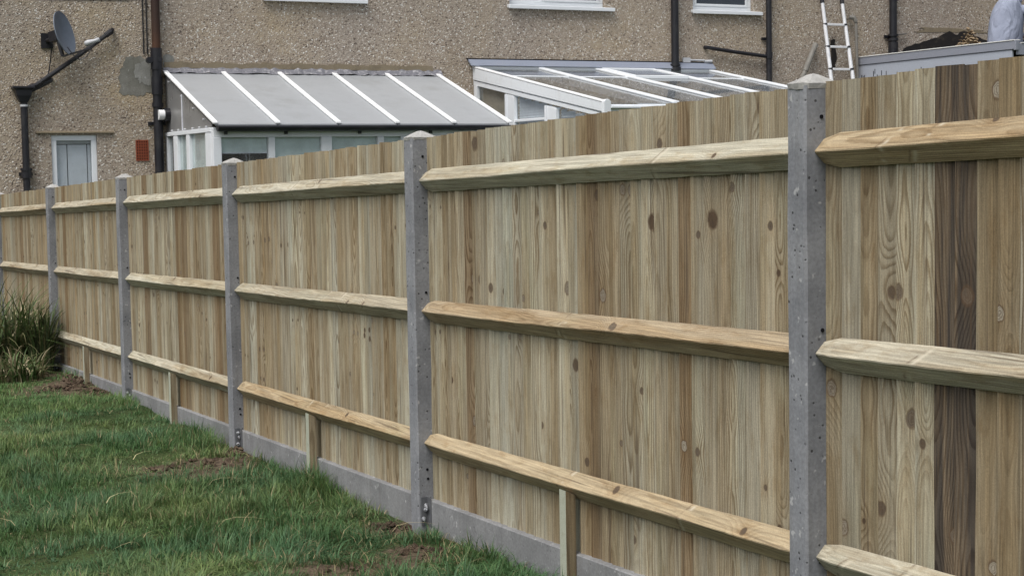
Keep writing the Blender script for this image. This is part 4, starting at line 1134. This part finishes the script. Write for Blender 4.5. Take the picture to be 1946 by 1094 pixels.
# two thirds of the blades grow in tufts that fan out from a middle
nt_ = n // 38
pick = rng.integers(0, n, nt_); tx, ty = x[pick].copy(), y[pick].copy()
cellid = rng.integers(0, nt_, n); intuft = rng.random(n) < .68
q = np.sqrt(rng.random(n)); aa = rng.uniform(0, 2 * np.pi, n); trad = rng.uniform(.02, .07, nt_)
xt = tx[cellid] + q * np.cos(aa) * trad[cellid]; yt = ty[cellid] + q * np.sin(aa) * trad[cellid]
ok = (xt < -.03)
for py in POSTS: ok &= ~((np.abs(yt - py) < .055) & (xt > -.078))
use = intuft & ok
x = np.where(use, xt, x); y = np.where(use, yt, y)
tlen = rng.uniform(.7, 1.5, nt_)[cellid]; thue = rng.normal(0, .28, nt_)[cellid]
tuft = vnoise(x * 2.1, y * 1.8, 31); tuft2 = vnoise(x * 5.3, y * 4.6, 32)
soil = soilmask(x, y)
edge = np.exp(-((x + .06) / .10) ** 2)                                   # longer growth against the gravel boards
em = np.clip(.5 + 1.2 * vnoise(y * 1.6, y * 0 + 3.3, 5), 0, 1.3)
L = (.064 + .034 * tuft + .022 * tuft2) * rng.uniform(.6, 1.4, n) * np.where(use, tlen, 1.) * (1 - .40 * soil) + edge * em * .05 * rng.random(n)
tall = np.exp(-(((x + .16) / .16) ** 2 + ((y - 6.45) / .55) ** 2)) + .8 * np.exp(-(((x + .14) / .14) ** 2 + ((y - 4.15) / .30) ** 2)) + .6 * np.exp(-(((x + .2) / .2) ** 2 + ((y - 3.6) / .35) ** 2)) + .5 * np.exp(-(((x + .1) / .1) ** 2 + ((y - 1.9) / .4) ** 2))
L = np.clip(L + tall * .075 * rng.uniform(.4, 1, n), .02, .22)
fld = 4.4 * vnoise(x * 1.1 + 3, y * 1.0, 41) + 1.4 * vnoise(x * 4., y * 3.6, 42)
ang = np.where(use, aa + rng.normal(0, .5, n), fld + rng.normal(0, 1., n))
lean = np.where(use, .15 + .85 * q + rng.normal(0, .2, n), .7 + .35 * vnoise(x * 1.9, y * 1.7, 43) + rng.normal(0, .3, n))
flat = np.clip(vnoise(x * 2.6 + 7, y * 2.2, 71) * 2., 0, 1)          # flattened, matted patches
lean = np.clip(lean + flat * .55, .05, 1.42)
hue = vnoise(x * 1.5 + 20, y * 1.2, 51); hue2 = vnoise(x * 3.7, y * 3.1, 52); far = np.clip((y - 8) / 3, 0, 1)
c0 = np.array([.058, .120, .040]); c1 = np.array([.155, .205, .072]); c2 = np.array([.068, .145, .078]); c3 = np.array([.100, .215, .060])
k1 = np.clip(.40 + .8 * hue + thue + rng.normal(0, .12, n), 0, 1)[:, None]; k2 = np.clip(.3 + 1. * hue2 + rng.normal(0, .15, n), 0, 1)[:, None]
colr = c0 * (1 - k1) + c1 * k1
colr = colr * (1 - k2 * .6) + c2 * k2 * .6
colr = colr * (1 - far[:, None] * .6) + c3 * far[:, None] * .6
dry = rng.random(n) < (.05 + .10 * np.clip(vnoise(x * 2.3, y * 2., 61), 0, 1) + .15 * soil)
colr[dry] = np.array([.30, .25, .14]) * rng.uniform(.5, 1.1, (dry.sum(), 1))
colr *= rng.uniform(.76, 1.44, (n, 1))
gr = blades('grass', x, y, L, rng.uniform(.0026, .0066, n), lean, ang, colr, M['leaf'], seg=2)
tag(gr, 'uneven green lawn grass lying in soft tufts below the fence', 'grass', kind='stuff')
# dry straws lying on the lawn
spots = [(-.74, 5.75), (-1.71, 3.95), (-1.22, 4.25), (-.39, 10.2), (-.90, 3.36), (-.55, 9.8), (-.15, 5.35), (-.95, 6.4), (-.3, 2.7), (-1.3, 3.2), (-.6, 4.6)]
xs_ = np.array([p[0] for p in spots]); ys_ = np.array([p[1] for p in spots]); k = len(spots)
st = blades('straw', xs_, ys_, rng.uniform(.12, .28, k), np.full(k, .007), np.full(k, 1.5), rng.uniform(-.6, .6, k) + np.array([0, 3.1, 0, 3.1, 0, 0, 3.1, 0, 0, 3.1, 0]), np.tile([.48, .42, .24], (k, 1)), M['strap'], zbase=gz(xs_, ys_) + .06, seg=4)
tag(st, 'dry pale straws lying scattered over the lawn', 'straw', kind='stuff')

# ------------------------------------------------------------------ clods of dug soil
sm_ = MB()
for i, (cx, cy, rx_, ry_, h, n_) in enumerate(((-.15, 3.10, .10, .14, .035, 80), (-.27, 2.48, .11, .15, .012, 30), (-.52, 2.28, .18, .12, .008, 22), (-.74, 2.26, .15, .12, .008, 16), (-.32, 5.55, .20, .22, .012, 34), (-.6, 5.5, .14, .16, .01, 20),
                                               (-.10, 9.75, .10, .40, .06, 110), (-.34, 10.2, .22, .36, .03, 90), (-.10, 10.7, .10, .5, .05, 80), (-.10, 5.78, .05, .09, .09, 50), (-.2, 12.0, .25, .6, .05, 90))):
    z0 = float(gz(np.array([cx]), np.array([cy]))[0])
    hh = heap('x', cx, cy, z0, rx_, ry_, h, n_, None, 50 + i, .006, .026)
    sm_.add(hh.v, hh.f)
so = sm_.build('soil_clods', M['soil'])
tag(so, 'dark crumbly clods of dug soil along the foot of the fence', 'soil', kind='stuff')

# ------------------------------------------------------------------ strap-leaved plants in the far corner
def strappy(name, cx, cy, rad, n, Lr, leanr, cols, label, seed):
    r_ = np.random.default_rng(seed)
    a = r_.uniform(0, 2 * np.pi, n); q = np.sqrt(r_.random(n)) * rad
    x = cx + q * np.cos(a); y = cy + q * np.sin(a)
    cc = np.array(cols)[r_.integers(0, len(cols), n)] * r_.uniform(.6, 1.25, (n, 1))
    z = gz(x, y) - .01
    root = empty(name, (cx, cy, float(gz(np.array([cx]), np.array([cy]))[0])))
    o = blades('leaves', x, y, r_.uniform(*Lr, n), r_.uniform(.014, .028, n), np.clip(r_.normal(*leanr, n), .05, 1.5), np.where(r_.random(n) < .6, a + r_.normal(0, .6, n), r_.uniform(0, 6.28, n)), cc, M['strap'], bend=1.4, zbase=z, extra=.18, seg=6)
    o.data.transform(Matrix.Translation(-root.location)); o.parent = root; o['kind'] = 'stuff'
    tag(root, label, 'plant'); return root
GRN, OLV, DRY, DKG = (.085, .13, .045), (.14, .14, .065), (.42, .36, .23), (.04, .055, .024)
strappy('strap_leaved_plant', -.50, 12.1, .28, 420, (.7, 1.25), (.72, .34), [GRN, OLV, GRN, DKG, DRY, OLV, GRN], 'arching strap-leaved plant with brown leaves at the left edge', 5)
strappy('strap_leaved_plant', -.20, 11.8, .11, 150, (.55, 1.0), (.42, .22), [GRN, GRN, OLV, DKG], 'upright green strap-leaved plant in front of the far concrete post', 6)
strappy('strap_leaved_plant', -.52, 11.2, .24, 260, (.2, .46), (.8, .3), [(.045, .085, .022), GRN, OLV, DRY], 'low tuft of strap leaves in front of the arching plant', 8)
strappy('strap_leaved_plant', -.20, 12.9, .16, 170, (.5, .95), (.6, .3), [OLV, DRY, GRN, DKG], 'dry brownish strap-leaved clump behind the arching plant', 9)

sc.render.engine = 'CYCLES'
